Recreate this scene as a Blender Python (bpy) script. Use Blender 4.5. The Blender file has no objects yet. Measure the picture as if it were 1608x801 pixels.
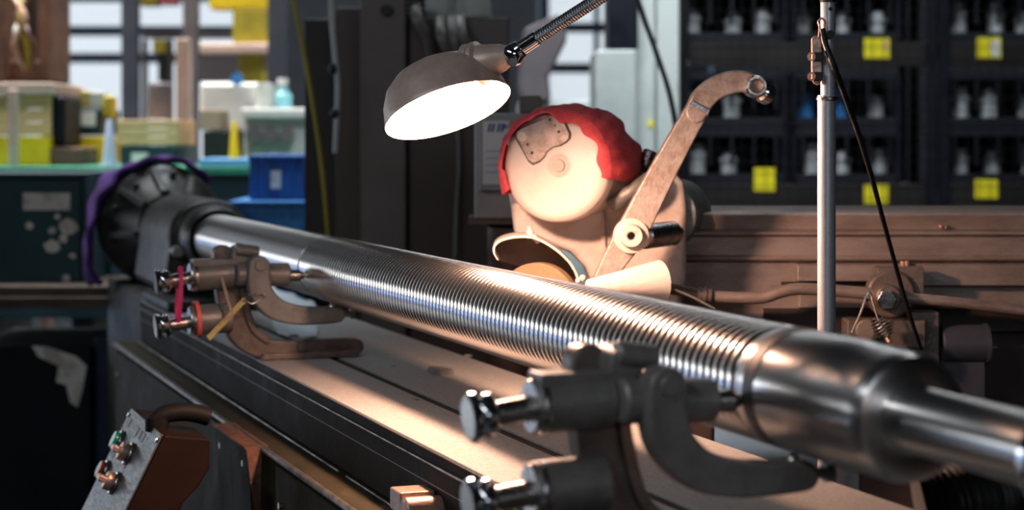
import bpy, bmesh, math, random
from mathutils import Vector, Matrix
random.seed(7)
S = bpy.context.scene
COL = S.collection
# ------------------------------------------------------------------ camera
F, VX, VY = 3000.0, -280.0, 215.0
TH = math.atan((804 - VX) / F)
H = 1.38
CAM = Vector((0, 0, H))
FW = Vector((math.sin(TH), math.cos(TH), 0))
RT = Vector((math.cos(TH), -math.sin(TH), 0))
UP = Vector((0, 0, 1))
cd = bpy.data.cameras.new('camera'); cam = bpy.data.objects.new('camera', cd); COL.objects.link(cam)
cam.location = CAM
cam.rotation_euler = (math.radians(90), 0, -TH)
cd.sensor_width = 36; cd.lens = F / 1608 * 36
cd.shift_y = -(400.5 - VY) / 1608
cd.clip_start = 0.05; cd.clip_end = 100
cd.dof.use_dof = True; cd.dof.focus_distance = 2.85; cd.dof.aperture_fstop = 4.0
S.camera = cam
S.view_settings.view_transform = 'Standard'; S.view_settings.look = 'None'
S.view_settings.exposure = 0.0; S.view_settings.gamma = 1; S.view_settings.use_curve_mapping = False

def ray(px, py): return FW + RT * ((px - 804) / F) + UP * ((VY - py) / F)
def P(px, py, d): return CAM + ray(px, py) * d
def PX(px, py, X): r = ray(px, py); return CAM + r * (X / r.x)
def PY(px, py, Y): r = ray(px, py); return CAM + r * (Y / r.y)
def PZ(px, py, Z): r = ray(px, py); return CAM + r * ((Z - H) / r.z)
def onp(px, py, o, n): r = ray(px, py); return CAM + r * ((o - CAM).dot(n) / r.dot(n))
def FR(u, v, z): return Vector((0, 0, z)) + RT * u + FW * v      # hall frame: right, away, height
RF = Matrix((RT, FW, UP)).transposed()

# ------------------------------------------------------------------ world and lights
w = bpy.data.worlds.new('world'); S.world = w; w.use_nodes = True
bg = w.node_tree.nodes['Background']; bg.inputs[0].default_value = (.55, .7, 1, 1); bg.inputs[1].default_value = .15
def area(name, loc, aim, size, size_y, power, col, spread=180):
    l = bpy.data.lights.new(name, 'AREA'); l.shape = 'RECTANGLE'; l.size = size; l.size_y = size_y; l.energy = power; l.color = col; l.spread = math.radians(spread)
    o = bpy.data.objects.new(name, l); COL.objects.link(o); o.location = loc
    o.rotation_euler = (Vector(aim) - Vector(loc)).to_track_quat('-Z', 'X' if False else 'Y').to_euler()
    if name == 'added_strip_light':
        z = (Vector(loc) - Vector(aim)).normalized(); y = Vector((0, 1, 0)); y = (y - z * y.dot(z)).normalized(); x = y.cross(z)
        o.rotation_euler = Matrix((x, y, z)).transposed().to_euler()
    return o
area('added_fill_light', FR(-3.0, 9.2, 4.6), FR(-2.7, 9.0, 0), 3.5, 3, 290, (1, .95, .88), 75)  # unseen fill added to brighten the left background
area('added_fill_light', FR(1.2, -3.2, 2.6), FR(.5, 3, 1.0), 2.2, 1.2, 20, (.80, .88, 1))  # unseen fill added behind the camera for reflections on facing surfaces
area('added_fill_light', FR(.6, 11, 4.6), FR(.6, 10.5, 0), 2.5, 2.5, 330, (.86, .93, 1), 75)  # unseen fill added to brighten the centre background
area('added_fill_light', FR(2.6, 6.0, 4.4), FR(2.4, 8.2, .9), 2, .5, 14, (.80, .90, 1), 80)  # unseen fill added to brighten the racks
area('added_fill_light', FR(-1.6, 6.6, 4.4), FR(-1.6, 6.2, 0), 2.5, .8, 36, (.84, .92, 1), 75)  # unseen fill added above the area behind the headstock
area('added_strip_light', (-1.9, 1.2, 3.2), (1.0, 2.2, 1.0), .16, 3.0, 28, (.92, .95, 1))       # unseen strip added for shaft streaks and light on left faces
area('added_strip_light', (2.9, 9.5, 3.4), (.94, 9.5, 1.1), .16, 12.0, 38, (.92, .96, 1))  # unseen strip added for the bright streak along the shaft top
area('added_fill_light', FR(.3, 5.0, 4.5), FR(.6, 7.4, 1.4), 1.2, .5, 22, (.88, .94, 1), 60)  # unseen fill added in front of the pale cabinet to brighten it
LAMPC = P(703, 172, 2.9)
LN = (-UP * .885 + RT * .31 - FW * .31).normalized()           # where the shade opens to
pl = bpy.data.lights.new('work_lamp_light', 'POINT'); pl.energy = 46; pl.color = (1, .57, .39); pl.shadow_soft_size = .032
plo = bpy.data.objects.new('work_lamp_light', pl); COL.objects.link(plo); plo.location = LAMPC - LN * .022

# ------------------------------------------------------------------ materials
MATS = {}
def mat(name, col, rough=.5, metal=0, col2=None, scale=20, bump=0, bscale=None, emit=0, ecol=None, contrast=(.4, .65), aniso=0, alpha=None, spec=None, stretch=None):
    if name in MATS: return MATS[name]
    m = bpy.data.materials.new(name); m.use_nodes = True; nt = m.node_tree; b = nt.nodes['Principled BSDF']
    b.inputs['Base Color'].default_value = (*col, 1); b.inputs['Roughness'].default_value = rough; b.inputs['Metallic'].default_value = metal
    if spec is not None: b.inputs['Specular IOR Level'].default_value = spec
    if emit:
        b.inputs['Emission Color'].default_value = (*(ecol or col), 1); b.inputs['Emission Strength'].default_value = emit
    tc = nt.nodes.new('ShaderNodeTexCoord')
    src = tc.outputs['Object']
    if stretch:
        mp = nt.nodes.new('ShaderNodeMapping'); mp.inputs['Scale'].default_value = stretch; nt.links.new(src, mp.inputs[0]); src = mp.outputs[0]
    if col2:
        n = nt.nodes.new('ShaderNodeTexNoise'); n.inputs['Scale'].default_value = scale; n.inputs['Detail'].default_value = 6; n.inputs['Roughness'].default_value = .65
        nt.links.new(src, n.inputs['Vector'])
        r = nt.nodes.new('ShaderNodeMapRange'); r.inputs[1].default_value = contrast[0]; r.inputs[2].default_value = contrast[1]
        nt.links.new(n.outputs[0], r.inputs[0])
        mx = nt.nodes.new('ShaderNodeMix'); mx.data_type = 'RGBA'; mx.inputs[6].default_value = (*col, 1); mx.inputs[7].default_value = (*col2, 1)
        nt.links.new(r.outputs[0], mx.inputs[0]); nt.links.new(mx.outputs[2], b.inputs['Base Color'])
        r2 = nt.nodes.new('ShaderNodeMapRange'); r2.inputs[1].default_value = .3; r2.inputs[2].default_value = .7
        r2.inputs[3].default_value = max(0, rough - .08); r2.inputs[4].default_value = min(1, rough + .12)
        nt.links.new(n.outputs[0], r2.inputs[0]); nt.links.new(r2.outputs[0], b.inputs['Roughness'])
    if bump:
        n2 = nt.nodes.new('ShaderNodeTexNoise'); n2.inputs['Scale'].default_value = bscale or scale * 3; n2.inputs['Detail'].default_value = 5
        nt.links.new(src, n2.inputs['Vector'])
        bp = nt.nodes.new('ShaderNodeBump'); bp.inputs['Strength'].default_value = bump; bp.inputs['Distance'].default_value = .004
        nt.links.new(n2.outputs[0], bp.inputs['Height']); nt.links.new(bp.outputs[0], b.inputs['Normal'])
    if aniso:
        b.inputs['Anisotropic'].default_value = aniso; tg = nt.nodes.new('ShaderNodeTangent'); tg.direction_type = 'RADIAL'; tg.axis = 'Y'
        nt.links.new(tg.outputs[0], b.inputs['Tangent']); b.inputs['Anisotropic Rotation'].default_value = .25
    MATS[name] = m; return m
STEEL = mat('ground steel', (.72, .70, .68), .30, 1, aniso=.7)
THREAD = mat('ribbed steel', (.70, .66, .62), .20, 1)
ZINC = mat('galvanised tube', (.72, .76, .82), .34, .45, (.60, .64, .70), 60, .05, 200)
CHROME = mat('polished chrome', (.75, .76, .78), .12, 1)
DULLCH = mat('worn bright steel', (.62, .61, .60), .26, 1, (.42, .38, .35), 60, .1, 200)
CAST = mat('oily dark cast iron', (.27, .26, .245), .42, .3, (.19, .18, .17), 25, .2, 120)
CASTB = mat('brown oiled cast iron', (.21, .17, .15), .42, .35, (.13, .10, .085), 30, .25, 140)
BLACK = mat('blackened headstock paint', (.024, .023, .020), .42, .1, (.036, .034, .030), 18, .2, 80, spec=.35)
BEDP = mat('grimy machine bed paint', (.034, .029, .018), .6, .0, (.048, .040, .026), 14, .25, 90, spec=.08)
EDGE = mat('worn steel edge highlight', (.30, .29, .28), .38, .8, (.14, .12, .10), 30, .2, 140)  # worn edges, with their highlight lines put in as bright strips
RUST = mat('rust stained plate', (.20, .085, .05), .65, .1, (.08, .05, .035), 40, .3, 160)
TABLE = mat('gritty table steel', (.36, .35, .34), .58, .1, (.28, .265, .25), 260, .25, 700, contrast=(.42, .6))
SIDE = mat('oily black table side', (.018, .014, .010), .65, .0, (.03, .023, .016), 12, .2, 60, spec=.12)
CREAM = mat('dusty cream enamel', (.78, .69, .63), .45, 0, (.70, .60, .54), 22, .2, 120, contrast=(.5, .75))
CREAMS = mat('dusty cream casting', (.72, .60, .54), .5, 0, (.50, .40, .35), 26, .3, 120, contrast=(.45, .75))
WAY = mat('greasy brown way steel', (.38, .31, .28), .38, .35, (.25, .195, .17), 9, .3, 150, stretch=(1, 1, 3))
WAYD = mat('dark slot and shade brown', (.03, .022, .018), .5, .2, (.05, .035, .03), 20, .2)  # slot tone, also painted shade under the ways and round the plate
ARM = mat('scuffed cast arm', (.52, .45, .41), .38, .35, (.34, .25, .20), 45, .35, 180)
RED = mat('red shop cloth', (.72, .09, .10), .9, 0, (.50, .05, .08), 30, .5, 300)
PURPLE = mat('purple cloth', (.085, .022, .19), .9, 0, (.045, .015, .10), 14, .4, 120)
SHADE = mat('aged nickel shade', (.66, .52, .45), .42, .25, (.52, .40, .34), 30, .1, 90)
SHIN = mat('white shade lining', (.93, .90, .86), .5)
BULB = mat('glowing bulb glass', (1, .9, .8), .3, 0, emit=90, ecol=(1, .80, .62))
BRAID = mat('steel gooseneck', (.75, .76, .80), .28, 1)
BLKP = mat('black rubber', (.015, .015, .016), .45)
PINK = mat('pink rubber band', (.75, .03, .20), .55)
CORAL = mat('coral rubber band', (.95, .16, .13), .5)
TAG = mat('yellowed marked strap', (.50, .45, .16), .6, 0, (.36, .22, .14), 60, .2, contrast=(.45, .6))
ABR = mat('tan abrasive wheel', (.42, .29, .17), .95, 0, (.34, .22, .12), 300, .6, 800)
YEL = mat('yellow paint', (.84, .58, .01), .5, 0, (.70, .46, .01), 8)
YELD = mat('ochre yellow paint', (.42, .34, .02), .55, 0, (.30, .24, .02), 6)
LABY = mat('yellow card', (.86, .74, .01), .6)
LABW = mat('pale paper', (.75, .73, .68), .8, 0, (.50, .47, .38), 12, contrast=(.5, .6))
NAVY = mat('navy plastic', (.003, .0045, .009), .5, 0, (.006, .008, .016), 8, spec=.25)
MESHM = mat('black wire', (.004, .004, .005), .6, spec=.2)
BLUE = mat('blue plastic', (.01, .10, .34), .4, 0, (.015, .14, .42), 5)
BLUEL = mat('bright blue plastic', (.03, .20, .55), .4, 0, (.05, .28, .65), 5)
TEAL = mat('teal steel container', (.008, .052, .062), .45, .1, (.012, .07, .08), 5, .2, 30)
TEALD = mat('dark teal container', (.006, .03, .04), .5, 0, (.01, .045, .055), 5)
GREEN = mat('green painted rim', (.012, .20, .115), .5, 0, (.02, .26, .15), 6)
WOOD = mat('pale pine boards', (.78, .50, .25), .7, 0, (.62, .38, .18), 6, .2, 30, stretch=(1, 1, 9))
WOODP = mat('pale pink plywood', (.62, .46, .38), .7, 0, (.50, .36, .30), 5)
WOODB = mat('old brown planks', (.10, .066, .04), .6, 0, (.05, .033, .02), 5, .2, 20, stretch=(1, 1, 9))
COLD = mat('dark blue grey column paint', (.035, .042, .06), .5, 0, (.05, .055, .075), 4)
COLG = mat('brown grey column paint', (.12, .10, .11), .55, 0, (.16, .14, .14), 4)
RUSTM = mat('rusty brown machinery', (.17, .085, .055), .6, .1, (.09, .045, .035), 5, .3, 20)
GREYM = mat('brown grey cabinet paint', (.115, .098, .088), .42, .05, (.15, .13, .118), 3, .05, 20)
BRNM = mat('dark brown cabinet paint', (.055, .036, .032), .4, .05, (.075, .05, .043), 3, .05, 20)
BLKM = mat('near black cabinet paint', (.010, .007, .006), .45, 0, (.015, .011, .01), 3)
PALE = mat('pale grey green enamel', (.55, .60, .57), .45, 0, (.42, .47, .45), 4)
WHITE = mat('off white enamel', (.80, .80, .76), .5, 0, (.65, .64, .60), 5)
GREYB = mat('grey switch cabinet', (.30, .31, .31), .45, 0, (.24, .25, .25), 5)
INK = mat('blue print ink', (.06, .09, .28), .7)
CONC = mat('dark oiled concrete', (.07, .072, .075), .25, 0, (.04, .042, .045), 3, .1, 20)
WALLM = mat('grey painted wall', (.30, .31, .32), .8, 0, (.24, .25, .26), 2)
WALLD = mat('dark sheet wall', (.05, .052, .06), .8, 0, (.035, .036, .042), 2)
FRAME = mat('slate window frame', (.10, .14, .20), .5)
PANE = mat('bright hazy glazing', (.75, .82, .88), .3, 0, emit=.80, ecol=(.80, .88, .95))
STREAKP = mat('added white streak glazing', (.75, .82, .88), .3, 0, emit=4.0, ecol=(.90, .95, 1.0))  # added glowing panes, placed for the white streak on the shaft
STREAKB = mat('added blue streak glazing', (.3, .45, .8), .3, 0, emit=3.2, ecol=(.36, .54, 1.0))  # added glowing low panes, placed for the blue streak on the shaft
PINKP = mat('pink beige pillar paint', (.50, .36, .31), .6, 0, (.42, .30, .26), 4)
SILV = mat('silver machine part', (.62, .64, .64), .4, .3, (.40, .42, .45), 20)
TEALB = mat('cyan plastic bottle', (.25, .60, .68), .3)
COPPER = mat('warm bare metal bracket', (.62, .42, .33), .35, .6, (.45, .28, .22), 60, .2)
GREENL = mat('green indicator lens', (.0, .22, .13), .2)
REDL = mat('red indicator lens', (.35, .04, .02), .25)
PLATE = mat('brushed panel plate', (.15, .15, .15), .4, .5, (.10, .10, .10), 30, .1, stretch=(1, 1, 8))

# ------------------------------------------------------------------ mesh helpers
def NB(): return bmesh.new()
def frame_from(axis):
    a = Vector(axis).normalized(); h = UP if abs(a.z) < .9 else Vector((1, 0, 0))
    x = a.cross(h).normalized(); y = a.cross(x).normalized(); return x, y, a
def box(bm, c, size, R=None):
    c = Vector(c); vs = []
    for i in (-.5, .5):
        for j in (-.5, .5):
            for k in (-.5, .5):
                v = Vector((i * size[0], j * size[1], k * size[2]))
                if R: v = R @ v
                vs.append(bm.verts.new(c + v))
    for f in ((0, 1, 3, 2), (4, 6, 7, 5), (0, 4, 5, 1), (2, 3, 7, 6), (0, 2, 6, 4), (1, 5, 7, 3)): bm.faces.new([vs[i] for i in f])
def lathe(bm, o, axis, prof, seg=48, x=None, arc=None):
    o = Vector(o); X, Y, A = frame_from(axis); rings = []
    for t, r in prof:
        if r < 1e-6: rings.append([bm.verts.new(o + A * t)])
        else: rings.append([bm.verts.new(o + A * t + (X * math.cos(2 * math.pi * k / seg) + Y * math.sin(2 * math.pi * k / seg)) * r) for k in range(seg)])
    for a, b in zip(rings, rings[1:]):
        for k in range(seg):
            k2 = (k + 1) % seg
            if len(a) == 1 and len(b) == 1: continue
            if len(a) == 1: bm.faces.new((a[0], b[k], b[k2]))
            elif len(b) == 1: bm.faces.new((a[k], b[0], a[k2]))
            else: bm.faces.new((a[k], b[k], b[k2], a[k2]))
def cyl(bm, p0, p1, r0, r1=None, seg=32, ch=0):
    p0 = Vector(p0); p1 = Vector(p1); r1 = r0 if r1 is None else r1; L = (p1 - p0).length
    if ch: prof = [(0, 0), (0, r0 - ch), (ch, r0), (L - ch, r1), (L, r1 - ch), (L, 0)]
    else: prof = [(0, 0), (0, r0), (L, r1), (L, 0)]
    lathe(bm, p0, p1 - p0, prof, seg)
def catmull(pts, n=8):
    pts = [Vector(p) for p in pts]
    if len(pts) < 3: return pts
    q = [pts[0] * 2 - pts[1]] + pts + [pts[-1] * 2 - pts[-2]]; out = []
    for i in range(1, len(q) - 2):
        for k in range(n):
            t = k / n; a, b, c, d = q[i - 1:i + 3]
            out.append(.5 * ((2 * b) + (c - a) * t + (2 * a - 5 * b + 4 * c - d) * t * t + (3 * b - a - 3 * c + d) * t ** 3))
    out.append(pts[-1]); return out
def tube(bm, pts, r, seg=12, smooth=8):
    pts = catmull(pts, smooth) if smooth else [Vector(p) for p in pts]
    n = len(pts); rr = r if callable(r) else (lambda t: r)
    tan = [(pts[min(i + 1, n - 1)] - pts[max(i - 1, 0)]).normalized() for i in range(n)]
    x, y, a = frame_from(tan[0]); rings = []
    for i, p in enumerate(pts):
        t = tan[i]; x = (x - t * x.dot(t)).normalized(); y = t.cross(x)
        q = rr(i / (n - 1)); rings.append([bm.verts.new(p + (x * math.cos(2 * math.pi * k / seg) + y * math.sin(2 * math.pi * k / seg)) * q) for k in range(seg)])
    for a_, b_ in zip(rings, rings[1:]):
        for k in range(seg): bm.faces.new((a_[k], b_[k], b_[(k + 1) % seg], a_[(k + 1) % seg]))
    bm.faces.new(rings[0][::-1]); bm.faces.new(rings[-1])
def prism(bm, pts, vec):
    a = [bm.verts.new(Vector(p)) for p in pts]; b = [bm.verts.new(Vector(p) + Vector(vec)) for p in pts]; n = len(a)
    bm.faces.new(a[::-1]); bm.faces.new(b)
    for i in range(n): bm.faces.new((a[i], a[(i + 1) % n], b[(i + 1) % n], b[i]))
def stroke(path, hw, nrm, n=8, cap=6):
    """outline polygon round a path in the plane with normal nrm"""
    nrm = Vector(nrm).normalized(); pts = [Vector(p) for p in path]
    W = [Vector((h, 0, 0)) for h in hw]; C = catmull(pts, n); Wc = catmull(W, n); L = []; R = []
    for i, p in enumerate(C):
        t = (C[min(i + 1, len(C) - 1)] - C[max(i - 1, 0)]).normalized(); s = nrm.cross(t); L.append(p + s * Wc[i].x); R.append(p - s * Wc[i].x)
    t0 = (C[1] - C[0]).normalized(); t1 = (C[-1] - C[-2]).normalized(); s0 = nrm.cross(t0); s1 = nrm.cross(t1)
    e1 = [C[-1] + (s1 * math.cos(a) + t1 * math.sin(a)) * Wc[-1].x for a in [math.pi * k / cap for k in range(1, cap)]]
    e0 = [C[0] + (-s0 * math.cos(a) - t0 * math.sin(a)) * Wc[0].x for a in [math.pi * k / cap for k in range(1, cap)]]
    return L + e1 + R[::-1] + e0
def sphere(bm, c, r, sc=(1, 1, 1), seg=24):
    m = Matrix.Translation(Vector(c)) @ Matrix.Diagonal((r * sc[0], r * sc[1], r * sc[2], 1))
    bmesh.ops.create_uvsphere(bm, u_segments=seg, v_segments=seg // 2, radius=1, matrix=m)
def hexn(bm, c, axis, r, h):
    x, y, a = frame_from(axis); c = Vector(c)
    prism(bm, [c + (x * math.cos(math.pi * k / 3) + y * math.sin(math.pi * k / 3)) * r for k in range(6)], a * h)

def tag(o, label=None, cat=None, group=None, kind=None):
    if label: o['label'] = label
    if cat: o['category'] = cat
    if group: o['group'] = group
    if kind: o['kind'] = kind
    return o
def empty(name, loc, label, cat, group=None):
    o = bpy.data.objects.new(name, None); COL.objects.link(o); o.location = loc; o.empty_display_size = .05
    return tag(o, label, cat, group)
def build(name, bm, m, parent=None, bevel=0, flat=False, origin=None, label=None):
    """verts are in world space; the object gets its own origin"""
    bmesh.ops.recalc_face_normals(bm, faces=bm.faces)
    off = Vector((0, 0, 0)); p = parent; chain = Vector((0, 0, 0))
    while p is not None: chain += p.location; p = p.parent
    if parent is None:
        xs = [v.co for v in bm.verts]; off = Vector(((min(v.x for v in xs) + max(v.x for v in xs)) / 2, (min(v.y for v in xs) + max(v.y for v in xs)) / 2, min(v.z for v in xs)))
    else: off = chain
    for v in bm.verts: v.co -= off
    if not flat:
        for f in bm.faces: f.smooth = True
        for e in bm.edges:
            if len(e.link_faces) == 2 and e.calc_face_angle(0) > math.radians(38): e.smooth = False
    me = bpy.data.meshes.new(name); bm.to_mesh(me); bm.free(); me.materials.append(m)
    o = bpy.data.objects.new(name, me); COL.objects.link(o)
    if parent is None: o.location = off
    else: o.parent = parent
    if bevel:
        b = o.modifiers.new('bevel', 'BEVEL'); b.width = bevel; b.segments = 2; b.limit_method = 'ANGLE'; b.angle_limit = math.radians(40); b.harden_normals = True
    if label: o['label'] = label
    return o
def build_each(name, bm, m, parent=None, bevel=0, label=None):
    """one object per loose piece"""
    bm.verts.index_update(); seen = set(); out = []
    for v in bm.verts:
        if v.index in seen: continue
        st_ = [v]; comp = []; seen.add(v.index)
        while st_:
            a = st_.pop(); comp.append(a)
            for e in a.link_edges:
                b = e.other_vert(a)
                if b.index not in seen: seen.add(b.index); st_.append(b)
        n = NB(); mp = {a: n.verts.new(a.co) for a in comp}
        for f in {f for a in comp for f in a.link_faces}: n.faces.new([mp[a] for a in f.verts])
        out.append(build(name, n, m, parent, bevel, label=label))
    bm.free(); return out
def struct(name, bm, m): o = build(name, bm, m); o['kind'] = 'structure'; return o
def one(name, bm, m, label, cat, group=None, bevel=0): return tag(build(name, bm, m, None, bevel), label, cat, group)
def copy_tree(o, parent=None):
    c = o.copy(); COL.objects.link(c)
    if parent: c.parent = parent
    for ch in [x for x in COL.objects if x.parent == o]: copy_tree(ch, c)
    return c
def rectpts(x0, y0, x1, y1, d): return [P(x0, y0, d), P(x1, y0, d), P(x1, y1, d), P(x0, y1, d)]
def rb(bm, x0, y0, x1, y1, d, dep): prism(bm, rectpts(x0, y0, x1, y1, d), FW * dep)
def pz(py, d): return H + (VY - py) / F * d

# ------------------------------------------------------------------ hall
bm = NB(); box(bm, FR(-.5, 6, -.05), (19, 22, .1), RF); struct('floor', bm, CONC)
bm = NB(); box(bm, FR(-.5, 6, 5.05), (19, 22, .1), RF); struct('ceiling', bm, WALLD)
bm = NB(); box(bm, FR(9.05, 6, 2.5), (.1, 22, 5), RF); struct('wall_right', bm, WALLD)
bm = NB(); box(bm, FR(-.5, -5.05, 2.5), (19, .1, 5), RF); struct('wall_back', bm, WALLD)
# unseen side wall with glowing glazing added for the shaft highlights
bm = NB(); box(bm, FR(-10.05, 6, .88), (.1, 22, .45), RF); box(bm, FR(-10.05, 6, 3.7), (.1, 22, 2.6), RF); box(bm, FR(-10.05, .5, 1.2), (.1, 11, 2.4), RF); struct('wall_left', bm, WALLD)
n = 1
def window(u0, u1, v, z0, z1, pm, side=False, cols=2, rows=(.33, .5)):
    global n
    root = bpy.data.objects.new('window_%d' % n, None); COL.objects.link(root); n += 1
    c = FR(v, (u0 + u1) / 2, z0) if side else FR((u0 + u1) / 2, v, z0)
    root.location = c; root['kind'] = 'structure'
    W = u1 - u0; A, B = (FW, RT) if side else (RT, FW); R = Matrix((A, B, UP)).transposed()
    g = NB(); box(g, c + UP * (z1 - z0) / 2, (W - .08, .03, z1 - z0 - .08), R); build('pane', g, pm, root)
    f = NB()
    for s in (-1, 1): box(f, c + A * s * (W / 2 - .04) + UP * (z1 - z0) / 2, (.08, .12, z1 - z0), R)
    for z in (.04, z1 - z0 - .04): box(f, c + UP * z, (W - .16, .12, .08), R)
    for k in range(1, cols): box(f, c + A * (-W / 2 + W * k / cols) + UP * (z1 - z0) / 2, (.05, .1, z1 - z0 - .16), R)
    for q in rows: box(f, c + UP * (z1 - z0) * q, (W - .16, .11, .09), R)
    build('window_frame', f, FRAME, root)
for k in range(3):  # two added glazing bands out of view, sized for the shaft streaks
    window(6 + k * 3.66, 9.66 + k * 3.66, -10, 1.1, 2.4, STREAKP, True, 3, ())
    window(6 + k * 3.66, 9.66 + k * 3.66, -10, .02, .65, STREAKB, True, 3, ())
# far wall: sill wall, head wall, dark sheet to the right
bm = NB(); box(bm, FR(-4.1, 17.05, .5), (11.8, .1, 1.0), RF); box(bm, FR(-4.1, 17.05, 4.5), (11.8, .1, 1.0), RF); box(bm, FR(5.4, 17.05, 2.5), (7.2, .1, 5), RF); box(bm, FR(-.95, 17.05, 2.5), (2.35, .1, 3.0), RF); struct('wall_far', bm, WALLM)
for k, u in enumerate((-10, -7.4, -4.75)): window(u, u + 2.6, 17, 1.0, 4.0, PANE, False, 1 if k == 2 else 2, (.36, .42 + .04, .6) if k < 2 else (.36, .44, .54))
window(.25, 1.75, 17, 1.0, 4.0, PANE, False, 3, (.33, .45, .62))
# steel columns
for i, (x0, x1, d, m, l) in enumerate(((193, 218, 10.5, COLD, 'dark blue-grey steel column standing between the bright windows'), (289, 312, 9.6, COLG, 'brown-grey steel column right of the dark column, behind the round headstock'),
                                     (422, 452, 10.2, COLD, 'slate blue column beside the yellow frame'))):
    wd = (x1 - x0) / F * d; c = FR(((x0 + x1) / 2 - 804) / F * d, d, 0); bm = NB()
    box(bm, c + UP * 2.5 - FW * wd * .45, (wd, wd * .14, 5), RF); box(bm, c + UP * 2.5 + FW * wd * .45, (wd, wd * .14, 5), RF); box(bm, c + UP * 2.5, (wd * .3, wd * .78, 5), RF); box(bm, c + UP * .01, (wd * 1.8, wd * 1.8, .02), RF)
    one('steel_column', bm, m, l, 'column', bevel=.002)

# ------------------------------------------------------------------ machine bed and table
AX, AZ = .937, H - .2575
RS = .063
ZT = H - .43
YA, YB = .55, 5.5
YE = 5.12
bed = empty('machine_bed', (1.1, 3.2, 0), 'long dark olive grinding machine bed under the table, with bolted side panels', 'machine')
bm = NB(); box(bm, (.97, (YA + YE) / 2 - .1, (ZT - .12) / 2), (.46, YE - YA + .2, ZT - .12)); build('base', bm, BEDP, bed, .006)
bm = NB(); prism(bm, [(.730, YA - .3, ZT - .12), (.80, YA - .3, ZT - .12), (.80, YA - .3, ZT - .112), (.762, YA - .3, ZT - .112), (.734, YA - .3, ZT - .116)], (0, YE - YA + .3, 0)); build('way_shelf', bm, BEDP, bed, .001)
bm = NB(); tube(bm, [(.731, YA - .3, ZT - .119), (.731, YE, ZT - .119)], .0060, 12, 0); build('worn_edge_highlight', bm, EDGE, bed)  # worn edge, its highlight line built as a bright strip
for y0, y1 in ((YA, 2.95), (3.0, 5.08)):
    bm = NB(); tube(bm, [(.786, y0, ZT - .1105), (.786, y1, ZT - .1105)], .0022, 8, 0); build('ledge_highlight', bm, EDGE, bed)  # highlight line along the low ledge, built as a bright strip
for y0, y1 in ((3.62, 5.08), (3.33, 3.5), (2.1, 3.2), (.6, 2.0)):
    bm = NB(); box(bm, (.742, (y0 + y1) / 2, .42), (.03, y1 - y0, .80)); p = build('side_panel', bm, BEDP, bed, .004)
    bb = NB()
    for y in (y0 + .05, y1 - .05):
        for z in (.76, .3): cyl(bb, (.727, y, z), (.721, y, z), .006, seg=12)
    build_each('panel_screw', bb, DULLCH, p)
# rusty bracket box that stands proud of the panels
bm = NB()
q0 = PZ(363, 668, ZT - .12); q1 = PZ(428, 705, ZT - .12)
prism(bm, [(.70, q1.y, ZT - .118), (.80, q1.y, ZT - .118), (.80, q1.y, ZT - .5), (.727, q1.y, ZT - .5), (.706, q1.y, ZT - .17)], (0, q0.y - q1.y, 0)); br = build('corner_bracket', bm, BEDP, bed, .003)
bm = NB(); box(bm, (.742, (q0.y + q1.y) / 2, ZT - .1165), (.088, q0.y - q1.y + .004, .003)); prism(bm, [(.700, q1.y - .002, ZT - .118), (.728, q1.y - .002, ZT - .118), (.724, q1.y - .002, ZT - .30)], (0, .0015, 0)); build('rusty_cover', bm, RUST, br, label='rust-brown top and end of the bracket')
bb = NB()
for t in (.15, .85): cyl(bb, (.709, q1.y + (q0.y - q1.y) * t, ZT - .15), (.702, q1.y + (q0.y - q1.y) * t, ZT - .15), .006, seg=12)
build_each('bracket_bolt', bb, DULLCH, br)
# sloping way guards under the table (seen as black face)
table = empty('work_table', (.98, 3.2, ZT - .11), 'long flat grinding table with a centre T-slot below the steel shaft', 'machine table')
XF, XB = .79, 1.19
bm = NB()
sl = .937
prof = [(XF, ZT - .004), (XF + .002, ZT), (sl - .010, ZT), (sl - .010, ZT - .014), (sl - .02, ZT - .014), (sl - .02, ZT - .03), (sl + .02, ZT - .03), (sl + .02, ZT - .014), (sl + .010, ZT - .014), (sl + .010, ZT), (XB - .004, ZT), (XB, ZT - .018), (XB, ZT - .05), (XF, ZT - .05)]
prism(bm, [(x, YA, z) for x, z in prof], (0, YE - .05 - YA, 0)); build('table_top', bm, TABLE, table, .0008)
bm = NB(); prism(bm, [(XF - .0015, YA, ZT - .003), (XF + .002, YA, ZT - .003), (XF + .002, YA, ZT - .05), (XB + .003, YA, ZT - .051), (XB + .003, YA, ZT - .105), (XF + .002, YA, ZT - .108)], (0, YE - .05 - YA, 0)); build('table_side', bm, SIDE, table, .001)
bm = NB(); box(bm, (sl, (YA + YE) / 2, ZT - .016), (.019, YE - YA - .06, .026)); build('slot_grime', bm, SIDE, table, label='dark oily grime filling the T-slot')
bm = NB()
for (px, py) in ((0, 0),): pass
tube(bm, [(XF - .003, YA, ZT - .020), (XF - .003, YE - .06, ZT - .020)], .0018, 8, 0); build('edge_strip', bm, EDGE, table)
# stop dog on the shelf in the near left
bm = NB()
pd = PX(670, 790, .768); cyl(bm, pd + Vector((-.03, .012, -.012)), pd + Vector((.03, .012, -.012)), .019, ch=.003); box(bm, pd + Vector((-.005, .05, -.004)), (.05, .05, .03)); box(bm, pd + Vector((0, .03, -.05)), (.03, .09, .08))
one('stop_dog', bm, COPPER, 'warm-lit metal stop block clamped below the table at the bottom edge of the photo', 'machine stop', bevel=.003)
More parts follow.
